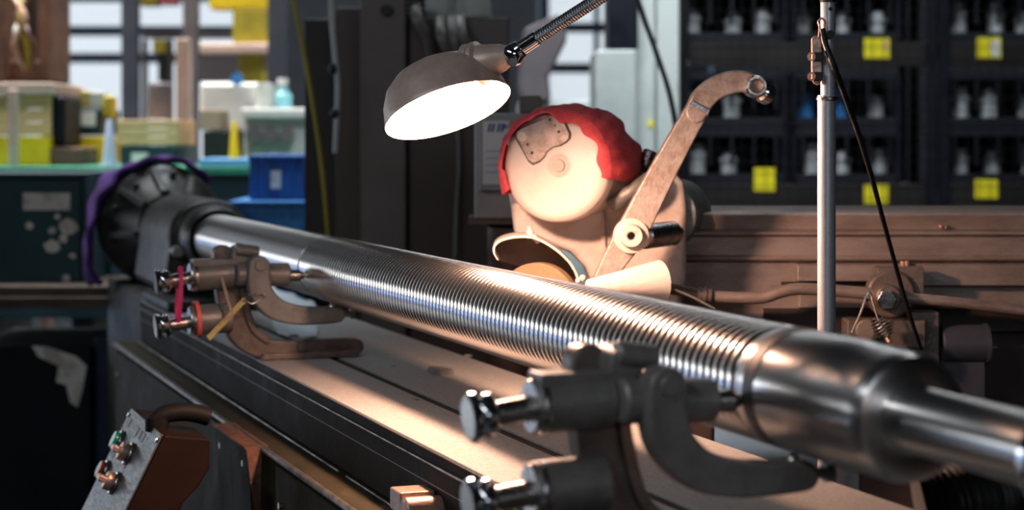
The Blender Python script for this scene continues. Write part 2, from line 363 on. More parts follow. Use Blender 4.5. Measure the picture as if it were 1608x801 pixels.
# grit and chips on the table
for i, (px, py, s) in enumerate(((690, 586, .034), (655, 628, .005), (735, 560, .012), (728, 567, .006), (618, 575, .006), (745, 575, .005))):
    p = PZ(px, py, ZT); bm = NB(); a = [p + Vector((math.cos(t) * s * random.uniform(.5, 1), math.sin(t) * s * 1.6 * random.uniform(.5, 1), .0004)) for t in [k * .9 for k in range(7)]]
    prism(bm, a, (0, 0, s * .25))
    one('swarf_chip', bm, CAST if i < 2 else TABLE, ['dark flat lump of swarf lying on the table below the ribbed shaft', 'tiny dark swarf chip near the table slot', 'small pale metal chip on the table close under the shaft', 'tiny pale chip just before the larger pale chip', 'tiny pale chip farthest left under the shaft', 'tiny chip nearest the front steady rest'][i], 'metal chip')

# ------------------------------------------------------------------ shaft
sh = empty('steel_shaft', (AX, 3.2, AZ), 'long shiny ground steel shaft with a ribbed middle, held between centres', 'shaft')
Y0t, Y1t = 1.76, 3.66
bm = NB(); pr = [(0, .0)]
prof = [(1.30, 0), (1.30, .031), (1.512, .031), (1.516, .034), (1.512, .052), (1.514, .0565), (1.522, .0595), (1.530, .0608), (1.592, .0615), (1.595, .0628), (1.715, .0625), (1.717, .0575), (1.735, .0575), (1.737, .062), (Y0t - .004, .062), (Y0t, .059)]
lathe(bm, (AX, 0, AZ), (0, 1, 0), prof + [(Y0t, 0)], 96); build('end_journal', bm, STEEL, sh, label='smooth bright near end with a stub')
bm = NB(); pitch = .0170; N = int((Y1t - Y0t) / pitch); prof = [(Y0t, 0)]
for k in range(N):
    for j in range(10):
        t = j / 10.; y = Y0t + (k + t) * pitch
        rr = RS - .0016 * (abs(2 * t - 1)) ** 2.4
        prof.append((y, rr))
prof += [(Y0t + N * pitch, RS - .0016), (Y0t + N * pitch, 0)]
lathe(bm, (AX, 0, AZ), (0, 1, 0), prof, 112); build('ribbed_section', bm, THREAD, sh, label='ribbed middle section of rounded rings')
bm = NB(); ye = Y0t + N * pitch
lathe(bm, (AX, 0, AZ), (0, 1, 0), [(ye, 0), (ye, .0605), (ye + .006, .0605), (ye + .008, .0622), (4.90, .0622), (4.90, 0)], 96); build('far_journal', bm, STEEL, sh, label='smooth far end')
bm = NB(); lathe(bm, (AX, 0, AZ), (0, 1, 0), [(1.714, .0620), (1.7145, .0632), (1.7365, .0632), (1.7375, .0618)], 96); build('grease_ring', bm, BLKP, sh, label='black greasy ring in the groove')
# tail centre sleeve that carries the near stub
bm = NB(); lathe(bm, (AX, 0, AZ), (0, 1, 0), [(.95, 0), (.95, .055), (1.22, .055), (1.27, .043), (1.30, .036), (1.3, 0)], 64)
ts = empty('tailstock', (AX, 1.1, ZT), 'steel tailstock sleeve gripping the near stub at the right edge', 'tailstock'); build('sleeve', bm, DULLCH, ts)
bm = NB(); cyl(bm, (AX, 1.292, AZ), (AX, 1.278, AZ), .046, seg=48, ch=.003); build('collar', bm, CHROME, ts)
bm = NB(); prism(bm, [(AX - .09, .72, ZT), (AX + .09, .72, ZT), (AX + .07, .72, AZ + .05), (AX, .72, AZ + .08), (AX - .07, .72, AZ + .05)], (0, .26, 0)); build('casting', bm, CAST, ts, .008)

# ------------------------------------------------------------------ headstock
hs = empty('headstock', (AX, 5.2, ZT), 'black cast headstock with a large round faceplate gripping the far end of the shaft', 'headstock')
bm = NB()
def arch(y, w, top, foot, bot):
    pts = [(AX - foot, y, bot), (AX - w, y, AZ - .03)]
    for k in range(0, 13): a = math.pi - math.pi * k / 12; pts.append((AX + w * math.cos(a), y, AZ + top * math.sin(a)))
    pts += [(AX + w, y, AZ - .03), (AX + foot, y, bot)]; return pts
prism(bm, arch(4.86, .108, .098, .125, ZT + .028), (0, .50, 0)); build('housing', bm, BLACK, hs, .028)
bm = NB(); box(bm, (AX - .01, 4.86, ZT + .0155), (.27, .40, .03)); build('foot', bm, BLACK, hs, .010)
bm = NB(); box(bm, (AX, 5.48, (ZT + .01) / 2), (.26, .66, ZT + .01)); build('pedestal', bm, BLACK, hs, .010)
bm = NB(); lathe(bm, (AX, 0, AZ), (0, 1, 0), [(4.78, .063), (4.76, .074), (4.78, .083), (4.85, .086), (4.87, .080), (4.88, .0)], 64); build('clamp_boss', bm, BLACK, hs)
bm = NB()
for a in (200, 235, 270, 320):
    a = math.radians(a); c = Vector((AX + .105 * math.cos(a) * .9, 4.82, AZ + .095 * math.sin(a))); cyl(bm, c, c + Vector((0, .06, 0)), .015, ch=.003)
build_each('boss_bolt', bm, CAST, hs)
YD = 5.62; RD = .178
bm = NB(); lathe(bm, (AX, 0, AZ), (0, 1, 0), [(YD - .17, 0), (YD - .17, .095), (YD - .10, .115), (YD - .05, .14), (YD - .03, RD - .02), (YD - .02, RD - .006), (YD, RD), (YD + .08, RD), (YD + .10, RD - .01), (YD + .10, 0)], 80)
fp = build('faceplate', bm, BLACK, hs)
bm = NB()
for a in (100, 140, 25, 60, 190):
    a = math.radians(a); dv = Vector((math.cos(a), 0, math.sin(a))); tv = Vector((-math.sin(a), 0, math.cos(a))); c = Vector((AX, 0, AZ))
    prism(bm, [c + dv * .08 + tv * .012 + Vector((0, YD - .19, 0)), c + dv * .08 - tv * .012 + Vector((0, YD - .19, 0)), c + dv * .08 - tv * .012 + Vector((0, YD - .03, 0)), c + dv * .08 + tv * .012 + Vector((0, YD - .03, 0))][:4], dv * .03)
    prism(bm, [c + dv * .09 + Vector((0, YD - .19, 0)) - tv * .01, c + dv * .165 + Vector((0, YD - .05, 0)) - tv * .01, c + dv * .165 + Vector((0, YD - .01, 0)) - tv * .01, c + dv * .09 + Vector((0, YD - .01, 0)) - tv * .01], tv * .02)
build('faceplate_ribs', bm, BLACK, hs, .004)
bm = NB()
for a, rr in ((125, .14), (160, .15), (178, .13), (80, .15)):
    a = math.radians(a); c = Vector((AX + rr * math.cos(a), YD - .062, AZ + rr * math.sin(a))); cyl(bm, c, c + Vector((0, .05, 0)), .010, ch=.002)
build_each('faceplate_bolt', bm, BLKP, hs)
# purple cloth hanging over the far side of the faceplate
bm = NB(); rows = []
for i in range(61):
    a = math.radians(42 + i * (222 - 42) / 60); row = []
    for j in range(9):
        s = j / 8; rad = RD + .004 + .003 * math.sin(math.pi * min(1, i / 30)) + .005 * math.sin(i * .7 + j * .6) + .012 * math.sin(i * .23) * s
        yy = YD - .012 + s * .13 + .01 * math.sin(i * .5)
        ex = 0.0
        if i > 40: ex = (i - 40) / 20 * .05
        row.append(bm.verts.new((AX + (rad + ex) * math.cos(a), yy, AZ + rad * math.sin(a) - ex * .9)))
    rows.append(row)
for a_, b_ in zip(rows, rows[1:]):
    for j in range(8): bm.faces.new((a_[j], a_[j + 1], b_[j + 1], b_[j]))
o = one('purple_cloth', bm, PURPLE, 'purple cloth draped over the rim of the black headstock disc', 'cloth'); sm = o.modifiers.new('solid', 'SOLIDIFY'); sm.thickness = .016; sm.offset = 1; sm.use_even_offset = True

# ------------------------------------------------------------------ steady rests
def make_rest(label, y0):
    LX, LZ = AX, AZ
    root = empty('steady_rest', (AX, y0, ZT), label, 'steady rest', 'steady rests clamped on the grinding table')
    def V(a, b, y=0): return Vector((LX + a, y0 + y, LZ + b))
    NY = Vector((0, 1, 0))
    # open C frame
    bm = NB()
    pts = stroke([V(-.212, .030, .030), V(-.205, -.01, .03), V(-.196, -.06, .03), V(-.180, -.115, .03), V(-.145, -.148, .03), V(-.09, -.155, .03), V(-.02, -.155, .03), V(.05, -.155, .03)], [.020, .024, .026, .025, .020, .0165, .0165, .0165], NY, 6)
    prism(bm, pts, (0, .034, 0)); build('frame', bm, CASTB, root, .004)
    bm = NB(); pts = stroke([V(-.186, .034, .022), V(-.180, -.01, .022), V(-.172, -.06, .022), V(-.156, -.11, .022), V(-.130, -.134, .022)], [.007] * 5, NY, 6)
    prism(bm, pts, (0, .05, 0)); build('frame_rib', bm, CASTB, root, .003)
    bm = NB(); box(bm, V(-.045, -.166, .047), (.19, .075, .0128)); build('foot', bm, CASTB, root, .003)
    # hinge block carrying the frame head
    bm = NB(); pts = stroke([V(-.185, .032, .0), V(-.182, -.01, .0)], [.018, .017], NY, 4); prism(bm, pts, (0, .05, 0)); cyl(bm, V(-.196, .043, .006), V(-.150, .036, .006), .013, ch=.003); build('head', bm, CAST, root, .004)
    # quills
    for nm, b, a1, ylo in (('upper', -.004, -.196, .020), ('lower', -.088, -.200, .022)):
        bm = NB(); cyl(bm, V(-.278, b - .004, ylo), V(a1, b, ylo), .0285, ch=.002, seg=40)
        if nm == 'upper': box(bm, V(-.238, b + .017, ylo), (.075, .040, .024))
        bl = build('quill_block', bm, CAST, root, .002)
        bm = NB(); lathe(bm, V(-.279, b - .004, ylo), (1, 0, 0), [(-.002, .0), (-.002, .0255), (.004, .0285), (.010, .0292), (.012, .0285), (.012, .012)], 40); build('scale_ring', bm, DULLCH, bl)
        bm = NB(); cyl(bm, V(-.328, b - .012, ylo), V(-.270, b - .005, ylo), .0125, seg=32); build('quill', bm, DULLCH, root)
        bm = NB(); lathe(bm, V(-.345, b - .013, ylo), (1, 0, .09), [(0, 0), (0, .021), (.003, .0245), (.008, .0245), (.011, .020), (.015, .017), (.018, .022), (.024, .022), (.028, .017), (.030, .013), (.03, 0)], 40); build('knob', bm, CHROME, root)
    # swinging jaw
    jaw = [V(-.158, .012, -.042), V(-.158, -.02, -.042), V(-.149, -.046, -.042), V(-.124, -.070, -.042), V(-.085, -.082, -.042), V(-.045, -.085, -.042), V(-.006, -.084, -.042)]
    bm = NB(); prism(bm, stroke(jaw, [.021, .022, .022, .021, .0185, .0165, .0155], NY, 8), (0, .034, 0)); build('jaw', bm, CAST, root, .005)
    bm = NB(); cyl(bm, V(-.157, .014, -.045), V(-.157, .014, .03), .011, seg=28, ch=.0015); build('pivot_pin', bm, CAST, root)
    bm = NB(); cyl(bm, V(-.196, -.004, -.006), V(-.094, -.007, -.006), .0225, seg=40, ch=.003); build('guide_sleeve', bm, CAST, root)
    bm = NB(); cyl(bm, V(-.10, -.008, -.006), V(-.073, -.009, -.006), .0115, seg=32); cyl(bm, V(-.074, -.009, -.006), V(-.0632, -.009, -.006), .009, .006, seg=24); build('contact_pad', bm, DULLCH, root)
    bm = NB(); cyl(bm, V(-.016, -.085, -.025), V(-.014, -.071, -.025), .009, seg=24); cyl(bm, V(-.014, -.072, -.025), V(-.012, -.0625, -.025), .007, .005, seg=24); build('lower_pad', bm, DULLCH, root)
    bm = NB(); cyl(bm, V(.0, -.084, -.025), V(.024, -.084, -.025), .006, seg=16); cyl(bm, V(.022, -.084, -.025), V(.030, -.084, -.025), .010, seg=16); build('jaw_screw', bm, CAST, root)
    bm = NB()
    hexn(bm, V(-.085, -.159, .070), (0, 0, 1), .012, .014); hexn(bm, V(.02, -.159, .072), (0, 0, 1), .012, .014)
    build_each('clamp_nut', bm, CAST, root)
    bm = NB(); hexn(bm, V(-.06, -.148, .030), (0, -1, 0), .010, .009); build('frame_bolt', bm, CASTB, root)
    return root
r1 = make_rest('near steady rest, large and out of focus, bracing the shaft beside the ribbed section end', 1.745)
r2 = copy_tree(r1); r2.location = (AX, 3.60, ZT); r2['label'] = 'far steady rest with pink and coral rubber bands round its knobs, next to the headstock'
def band(name, m, a0, b0, b1, y, hw, lab, tilt=0):
    bm = NB(); c = [Vector((AX + a0 + tilt * math.cos(t), y + .032 * math.sin(t) * hw, AZ + (b0 + b1) / 2 + (b1 - b0) / 2 * math.cos(t))) for t in [2 * math.pi * k / 40 for k in range(41)]]
    rows = []
    for i, p in enumerate(c[:-1]):
        rows.append([bm.verts.new(p + Vector((dx, 0, 0)) + (p - Vector((AX + a0, y, AZ + (b0 + b1) / 2))).normalized() * dr) for dx, dr in ((-.004, 0), (.004, 0), (.004, .0025), (-.004, .0025))])
    for i in range(40):
        A_, B_ = rows[i], rows[(i + 1) % 40]
        for j in range(4): bm.faces.new((A_[j], A_[(j + 1) % 4], B_[(j + 1) % 4], B_[j]))
    one(name, bm, m, lab, 'rubber band', 'rubber bands on the far steady rest')
band('rubber_band', PINK, -.300, .010, -.104, 3.62, .48, 'wide magenta rubber band stretched round both knob stems', -.003)
band('rubber_band', CORAL, -.266, -.057, -.121, 3.622, .98, 'thin coral rubber band round the lower quill only', .002)
bm = NB(); g = []
for i in range(9):
    row = []
    for j in range(7):
        a = PZ(418 + 80 * i / 8, 449 + 30 * i / 8, ZT); b = PZ(436 + 62 * i / 8, 528 + 4 * i / 8, ZT); p = a.lerp(b, j / 6)
        row.append(bm.verts.new(p + Vector((.004 * math.sin(i * 2.1 + j), .01 * math.sin(j * 1.7 + i), .004 + .003 * math.sin(i * 1.9 + j * 2.3)))))
    g.append(row)
for a, b in zip(g, g[1:]):
    for j in range(6): bm.faces.new((a[j], a[j + 1], b[j + 1], b[j]))
o = one('pale_rag', bm, mat('pale blue white rag', (.62, .70, .76), .8), 'pale blue-white rag lying on the table behind the far steady rest', 'rag'); sm = o.modifiers.new('solid', 'SOLIDIFY'); sm.thickness = .0015
# yellowed strap with a wire pin tied round the far frame
st = empty('tied_strap', PY(350, 500, 3.56), 'yellowish marked strap with a wire pin tied round the far steady rest frame', 'strap')
bm = NB(); a = PY(327, 532, 3.55); b = PY(385, 470, 3.56); tv = (b - a).normalized(); sv = tv.cross(Vector((0, 1, 0))) * .0055
pts = [a - sv, a + sv]; prism(bm, [a - sv, b - sv, b + sv, a + sv], (0, .0016, 0)); build('strap', bm, TAG, st, .0005)
bm = NB(); tube(bm, [PY(382, 474, 3.558), PY(390, 464, 3.55), PY(402, 462, 3.55), PY(416, 464, 3.552), PY(410, 470, 3.555), PY(396, 477, 3.555), PY(386, 472, 3.555)], .0011, 8); build('wire_pin', bm, DULLCH, st)
bm = NB(); tube(bm, [PY(345, 425, 3.60), PY(352, 450, 3.585), PY(358, 472, 3.57), PY(362, 490, 3.56), PY(352, 508, 3.56)], .003, 8); build('cord', bm, mat('grubby cord', (.45, .34, .26), .8), st)

# ------------------------------------------------------------------ control console
YC = 3.18; cl = .33
cs = empty('control_console', PY(250, 800, YC), 'tilted operator console with push buttons hanging on the bed side', 'control panel')
def C(px, py, y=0): return PY(px, py, YC) + Vector((0, y, 0))
poly = [C(257, 684), C(330, 690), C(329, 735), C(312, 765), C(288, 790), C(262, 860), C(150, 905)]
bm = NB(); prism(bm, poly, (0, cl, 0)); build('box', bm, mat('brown console paint', (.016, .008, .005), .6, .0, (.011, .006, .004), 12, .1, spec=.1), cs, .003)
T0, T1 = C(257, 684), C(150, 905); dn = (T1 - T0).normalized(); nn = Vector((0, 1, 0)).cross(dn); nn = nn if nn.x < 0 else -nn
bm = NB(); prism(bm, [T0 + nn * .001, T1 + nn * .001, T1 + nn * .004, T0 + nn * .004], (0, cl, 0)); build('face_plate', bm, PLATE, cs, .0008)
L = (T1 - T0).length
def F2(s, y): return T0 + dn * s + Vector((0, y, 0)) + nn * .004
for i, (s, y, m) in enumerate(((L * .24, .29, GREENL), (L * .25, .16, COPPER), (L * .47, .29, REDL), (L * .47, .16, COPPER))):
    bm = NB(); c = F2(s, y); cyl(bm, c, c + nn * .006, .021, ch=.002); bs = build('button_ring', bm, DULLCH, cs)
    bm = NB(); cyl(bm, c + nn * .006, c + nn * (.014 if i % 2 == 0 else .020), .0165, ch=.002)
    build('button_cap', bm, m, bs)
    if i % 2: bm = NB(); box(bm, c + nn * .026, (.016, .030, .010), Matrix((nn, Vector((0, 1, 0)), nn.cross(Vector((0, 1, 0))))).transposed()); build('switch_handle', bm, COPPER, bs, .002)
    for q in (-.035, 0, .035) if i == 1 else (0,):
        bm = NB(); prism(bm, [F2(s - .046, y + q - .012), F2(s - .046, y + q + .012), F2(s - .030, y + q + .012), F2(s - .030, y + q - .012)], nn * .001); build('name_plate', bm, mat('grey name plate', (.32, .31, .28), .5), cs)
bm = NB()
for s in (.012, L - .012):
    for y in (.01, cl - .01): cyl(bm, F2(s, y), F2(s, y) + nn * .003, .004, seg=12)
build_each('plate_screw', bm, DULLCH, cs)
bm = NB(); tube(bm, [C(262, 676, .1), C(275, 664, .1), C(300, 660, .1), C(325, 662, .1), C(346, 668, .1)], .016, 12); cyl(bm, C(262, 690, .1), C(262, 668, .1), .020); build('conduit', bm, mat('matt black conduit', (.008, .008, .008), .6, spec=.15), cs)

# ------------------------------------------------------------------ gooseneck work lamp
lamp = empty('work_lamp', LAMPC, 'lit work lamp with dome shade on a steel gooseneck above the shaft', 'lamp')
A_ = -LN; R_ = .0975
bm = NB(); lathe(bm, LAMPC, A_, [(0, R_), (-.002, R_ + .002), (.002, R_ + .0025), (.006, R_ + .0005), (.028, R_ - .004), (.050, R_ - .015), (.067, R_ - .034), (.077, R_ - .058), (.081, .018), (.082, 0)], 80); build('shade', bm, SHADE, lamp)
bm = NB(); lathe(bm, LAMPC, A_, [(.0005, R_ - .0012), (.006, R_ - .002), (.028, R_ - .0065), (.049, R_ - .0175), (.065, R_ - .036), (.074, R_ - .059), (.0785, .02), (.0785, 0)], 64); build('shade_lining', bm, SHIN, lamp, label='glowing white inside of the shade')
NK = P(806, 86, 2.86)          # swivel ball
nb = LAMPC + A_ * .060 + (NK - LAMPC - A_ * .060).normalized() * .068
bm = NB(); dv = (NK - nb).normalized(); Ln = (NK - nb).length
lathe(bm, nb - dv * .01, dv, [(0, 0), (0, .034), (.010, .033), (.012, .029), (.013, .034), (.020, .034), (.024, .028), (Ln - .01, .021), (Ln + .005, .014), (Ln + .005, 0)], 48); build('neck', bm, SHADE, lamp)
bm = NB(); sphere(bm, NK, .0175); build('swivel_ball', bm, CHROME, lamp)
g0 = P(812, 80, 2.86); g1 = P(955, -12, 2.80); gd = (g1 - g0).normalized()
bm = NB(); cyl(bm, NK, g0 + gd * .008, .0155, .0145, ch=.002); cyl(bm, g0 + gd * .008, g0 + gd * .038, .0112, ch=.001); hexn(bm, NK + Vector((0, 0, -.012)) - FW * .010, -FW, .007, .012); build('swivel_collar', bm, CHROME, lamp)
Ls = .75; n_ = int(Ls / .0042); bm = NB(); prof = [(0, 0)]
for k in range(n_): prof += [(k * .0042, .0088), (k * .0042 + .001, .0100), (k * .0042 + .0022, .0102), (k * .0042 + .0036, .0094)]
prof += [(Ls, .0088), (Ls, 0)]; lathe(bm, g0 + gd * .036, gd, prof, 24); build('gooseneck', bm, BRAID, lamp)
bm = NB(); bc = LAMPC + A_ * .044; sphere(bm, bc, .023); build('bulb', bm, BULB, lamp, label='glowing bulb')
plo.location = LAMPC + A_ * .008

# ------------------------------------------------------------------ wheelhead
wh = empty('wheelhead', FR(.12, 3.55, ZT - .12), 'cream painted grinding wheelhead with round cover behind the shaft', 'grinding head')
AXD = (FW * .945 + RT * .326).normalized()
DC = P(872, 262, 3.35); RDsc = .098
bm = NB(); lathe(bm, DC, AXD, [(-.004, 0), (-.004, RDsc - .022), (-.001, RDsc - .012), (.006, RDsc - .003), (.014, RDsc), (.035, RDsc + .001), (.036, RDsc - .010), (.040, RDsc - .010), (.04, 0)], 96); build('round_cover', bm, CREAM, wh)
bm = NB(); lathe(bm, DC, AXD, [(.04, 0), (.04, RDsc - .004), (.20, RDsc - .002), (.21, RDsc - .012), (.21, 0)], 80); build('drum', bm, CREAMS, wh)
fo = DC - AXD * .0042
def D(px, py, k=0): return onp(px, py, fo, AXD) - AXD * k
# small boss and plate on the cover
out = [(812, 208), (818, 203), (870, 180), (880, 180), (884, 186), (895, 210), (894, 218), (888, 224), (879, 229), (868, 231), (859, 238), (856, 245), (848, 253), (838, 257), (831, 252), (818, 228), (811, 215)]
bm = NB(); prism(bm, [D(x, y, -.002) for x, y in out], -AXD * .007); build('cover_plate', bm, ARM, wh, .0015, label='small bolted plate on the round cover')
bm = NB(); prism(bm, [D(853 + (x - 853) * 1.055, 218 + (y - 218) * 1.055, 0) for x, y in out], -AXD * .0012); build('plate_shadow', bm, WAYD, wh)  # dark outline stands in for the shadow round the plate
for (x, y, r) in ((822, 215, .0085),):
    bm = NB(); lathe(bm, D(x, y, .005), -AXD, [(0, 0), (0, r), (.003, r), (.004, r - .002), (.004, .004), (.001, .004), (.001, 0)], 24); build('plate_boss', bm, CREAM, wh)
bm = NB()
for x, y, r in ((865, 188, .0026), (879, 207, .0026), (830, 227, .0026), (837, 240, .0028), (873, 197, .0015)): cyl(bm, D(x, y, .0045), D(x, y, .0055), r, seg=16)
build_each('plate_hole', bm, BLKP, wh)
bm = NB(); lathe(bm, D(878, 260, -.001), -AXD, [(0, .021), (.0015, .021), (.0018, .015), (.0018, .0115), (.007, .0105), (.008, .009), (.008, .005), (.0065, .0045), (.0065, .0015), (.004, .0013), (.004, 0)], 40); build('centre_boss', bm, CREAMS, wh)
# main casting
cast = [(798, 300), (803, 330), (808, 372), (822, 380), (858, 384), (894, 396), (918, 420), (930, 450), (945, 520), (1060, 520), (1078, 440), (1080, 330), (1074, 285), (1062, 272), (1020, 268), (980, 262), (930, 200), (830, 215), (805, 260)]
bm = NB(); prism(bm, [P(x, y, 3.46) for x, y in cast], FW * .20); build('casting', bm, CREAMS, wh, .012)
bm = NB(); prism(bm, [P(x, y, 3.452) for x, y in ((944, 348), (948, 330), (951, 348), (952, 400), (944, 400))], FW * .02); build('casting_rib', bm, CREAMS, wh, .002)
# flange plate on the right of the casting
bm = NB(); fc = P(1040, 338, 3.50); lathe(bm, fc, AXD, [(.0, 0), (0, .054), (.004, .062), (.12, .064), (.13, .060), (.13, 0)], 64); build('motor_flange', bm, mat('grey green flange', (.42, .44, .42), .4, .3, (.2, .21, .2), 20), wh)
# dark belt gap and fittings under the cloth at right
bm = NB(); tube(bm, [P(962, 320, 3.40), P(980, 308, 3.38), P(1003, 292, 3.38), P(1018, 282, 3.40)], .014, 14); build('oil_pipe', bm, CAST, wh)
bm = NB(); cyl(bm, P(1012, 262, 3.46), P(1022, 236, 3.46), .013, ch=.003); cyl(bm, P(1004, 284, 3.43), P(1012, 262, 3.46), .009); build('oil_fitting', bm, DULLCH, wh)
# lower guard: rolled hood strip around the abrasive wheel
hood = [(783, 409), (777, 398), (778, 387), (788, 379), (808, 374), (832, 374), (852, 381), (874, 395), (892, 412), (902, 428), (908, 445)]
bm = NB(); inner = catmull([P(x, y, 3.30) for x, y in hood], 5); rows = []
for i, p in enumerate(inner):
    c = P(842, 440, 3.30); o_ = (p - c).normalized() * .0035
    rows.append([bm.verts.new(v) for v in (p, p + o_, p + o_ + FW * .13 + UP * .0, p + FW * .13)])
for a__, b__ in zip(rows, rows[1:]):
    for j in range(4): bm.faces.new((a__[j], a__[(j + 1) % 4], b__[(j + 1) % 4], b__[j]))
bm.faces.new(rows[0]); bm.faces.new(rows[-1][::-1]); build('wheel_hood', bm, CREAM, wh)
bm = NB(); prism(bm, [P(x, y, 3.432) for x, y in hood], FW * .02); build('hood_back', bm, mat('brown guard sheet', (.20, .135, .11), .5, .2, (.14, .09, .07), 20), wh)
bm = NB(); cyl(bm, P(833, 374, 3.36), P(832, 362, 3.36), .007, seg=16, ch=.001); cyl(bm, P(832, 364, 3.36), P(831, 356, 3.36), .004, seg=12); cyl(bm, P(845, 379, 3.34), P(838, 371, 3.35), .005, seg=12); build('wing_screw', bm, CREAM, wh)
WC = P(842, 478, 3.36)
bm = NB(); lathe(bm, WC, AXD, [(0, 0), (0, .070), (.002, .0725), (.028, .0725), (.03, .07), (.03, 0)], 72); build('abrasive_wheel', bm, ABR, wh, label='tan abrasive wheel')
# nozzle cone
bm = NB(); n0 = P(925, 452, 3.16); n1 = P(1036, 443, 3.22); nd = (n1 - n0).normalized(); nl = (n1 - n0).length
lathe(bm, n0, nd, [(0, 0), (0, .014), (nl * .97, .036), (nl, .037), (nl, .034), (nl - .004, .032), (nl - .03, .029), (nl - .03, 0)], 48); nz = build('coolant_cone', bm, CREAM, wh)
bm = NB(); sphere(bm, P(915, 437, 3.22), .006); sphere(bm, P(908, 441, 3.2), .005); build_each('cone_rivet', bm, CREAMS, nz)
bm = NB(); cyl(bm, P(1010, 372, 3.34), P(1058, 366, 3.40), .022, seg=32, ch=.003); cyl(bm, P(1058, 366, 3.40), P(1066, 365, 3.41), .012); build('pivot_shaft', bm, DULLCH, wh)
# pedestal that joins the head to the bed
bm = NB(); box(bm, FR(.22, 3.62, (ZT + .06) / 2), (.30, .28, ZT + .06), RF); build('pedestal', bm, BRNM, wh, .01)

# J-shaped lever arm
la = empty('lever_arm', P(950, 440, 3.30), 'J-shaped cast lever arm with a bored hook end, rising from the wheelhead', 'lever arm')
bm = NB(); path = [P(x, y, 3.295) for x, y in ((948, 438), (970, 402), (993, 364), (1030, 292), (1066, 225), (1097, 170))]
prism(bm, stroke(path, [.017, .022, .026, .024, .0215, .020], FW, 6), FW * .030); arm = build('arm', bm, ARM, la, .003)
bm = NB(); path = [P(x, y, 3.288) for x, y in ((1094, 176), (1105, 156), (1122, 140), (1145, 130), (1168, 128), (1188, 134))]
prism(bm, stroke(path, [.019, .0205, .020, .020, .018, .0165], FW, 8), FW * .040); build('hook', bm, ARM, la, .004)
bm = NB(); prism(bm, [P(x, y, 3.284) for x, y in ((1082, 164), (1088, 158), (1116, 172), (1112, 184), (1108, 179))], FW * .036); build('joint_lip', bm, DULLCH, la, .002)
bm = NB(); c = P(1188, 135, 3.28); lathe(bm, c, FW, [(.012, .010), (0, .0115), (-.004, .013), (-.004, .0165), (.0, .0185), (.052, .0185), (.052, 0), (.03, 0), (.03, .010), (.012, .010)], 40); build('hook_boss', bm, DULLCH, la)
bm = NB(); c = P(1192, 141, 3.33); cyl(bm, c, c + RT * .018 - UP * .008 + FW * .02, .019, ch=.004); build('hook_nut', bm, CHROME, la)
bm = NB(); c = P(992, 371, 3.275); lathe(bm, c, FW, [(.016, .0), (.016, .0065), (0, .0072), (-.002, .009), (-.002, .018), (.002, .0205), (.01, .0215), (.012, .030), (.024, .031), (.024, 0)], 48); build('pivot_boss', bm, CREAMS, la)
bm = NB(); cyl(bm, c + FW * .0155, c + FW * .0165, .0066, seg=20); build('pivot_bore', bm, BLKP, la)

# red shop cloth over the drum
bm = NB(); rows = []; x_, y_, a_ = frame_from(AXD)
hx = RT - AXD * RT.dot(AXD); hx.normalize()
NA = 110
for i in range(NA + 1):
    deg = 207 - i * (207 + 12) / NA; a = math.radians(deg); t = i / NA
    wob = .0012 * math.sin(i * .55) + .002 * math.sin(i * .17 + 2)
    flap = .002 + .012 * max(0, min(1, (110 - deg) / 60)) + .005 * math.sin(i * .33) * (deg < 120) + (.007 if deg > 185 else 0)
    if 55 < deg < 92: flap += .010 * math.sin((deg - 55) / 37 * math.pi)
    dirv = hx * math.cos(a) + UP * math.sin(a); row = []
    back = .045 if deg > 150 else .045 + (150 - deg) / 150 * .15
    back = min(back, .19) + .006 * math.sin(i * .4)
    def pt(ax, rad, drop=0): return DC + AXD * ax + dirv * rad - UP * drop
    row.append(pt(-.009, RDsc - flap)); row.append(pt(-.010 + wob * .2, RDsc - flap * .5)); row.append(pt(-.005, RDsc + .003))
    for j in range(1, 9):
        s = j / 8; f_ = .004 * math.sin(i * .36 + j * .7) * s + .0014 * math.sin(i * .9 + j * 1.3)
        sag = .012 * math.sin(s * 3.1) * (1 if deg < 60 else .2)
        row.append(pt(s * back, RDsc + .008 + f_ + wob + sag, 0))
    rows.append([bm.verts.new(v) for v in row])
for a__, b__ in zip(rows, rows[1:]):
    for j in range(len(a__) - 1): bm.faces.new((a__[j], a__[j + 1], b__[j + 1], b__[j]))
o = one('red_cloth', bm, RED, 'red shop cloth draped over the round wheelhead cover', 'cloth'); sm = o.modifiers.new('solid', 'SOLIDIFY'); sm.thickness = .003; sm.offset = 1; sb = o.modifiers.new('sub', 'SUBSURF'); sb.levels = 1; sb.render_levels = 1

# ------------------------------------------------------------------ slide ways on the right
D0 = 3.52
ways = empty('slide_ways', FR(1.0, 3.8, 0), 'long brown greasy slide ways running right from the wheelhead', 'machine slide')
def zz(py, d=D0): return pz(py, d)
def wayp(poly, px0, px1, name, m, bev=.002, parent=None):
    """poly: list of (depth, py-at-D0)"""
    bm = NB(); u0 = (px0 - 804) / F * D0; L_ = (px1 - px0) / F * D0
    prism(bm, [FR(u0, d, zz(py)) for d, py in poly], RT * L_); return build(name, bm, m, parent or ways, bev)
wayp([(D0 + .30, 332), (D0 + .02, 335), (D0 + .012, 338), (D0 + .018, 360), (D0 - .008, 364), (D0 - .010, 368), (D0 + .003, 372), (D0 + .003, 401), (D0 - .004, 404), (D0 - .002, 409), (D0 + .012, 412), (D0 + .014, 520), (D0 + .3, 520)], 1074, 1900, 'way_casting', WAY)
wayp([(D0 + .014, 414), (D0 - .012, 414), (D0 - .016, 418), (D0 - .016, 441), (D0 + .014, 441)], 1250, 1418, 'gib_plate', WAY)
wayp([(D0 + .014, 414), (D0 - .008, 414), (D0 - .012, 418), (D0 - .012, 448), (D0 + .014, 450)], 1428, 1900, 'gib_plate', WAY)
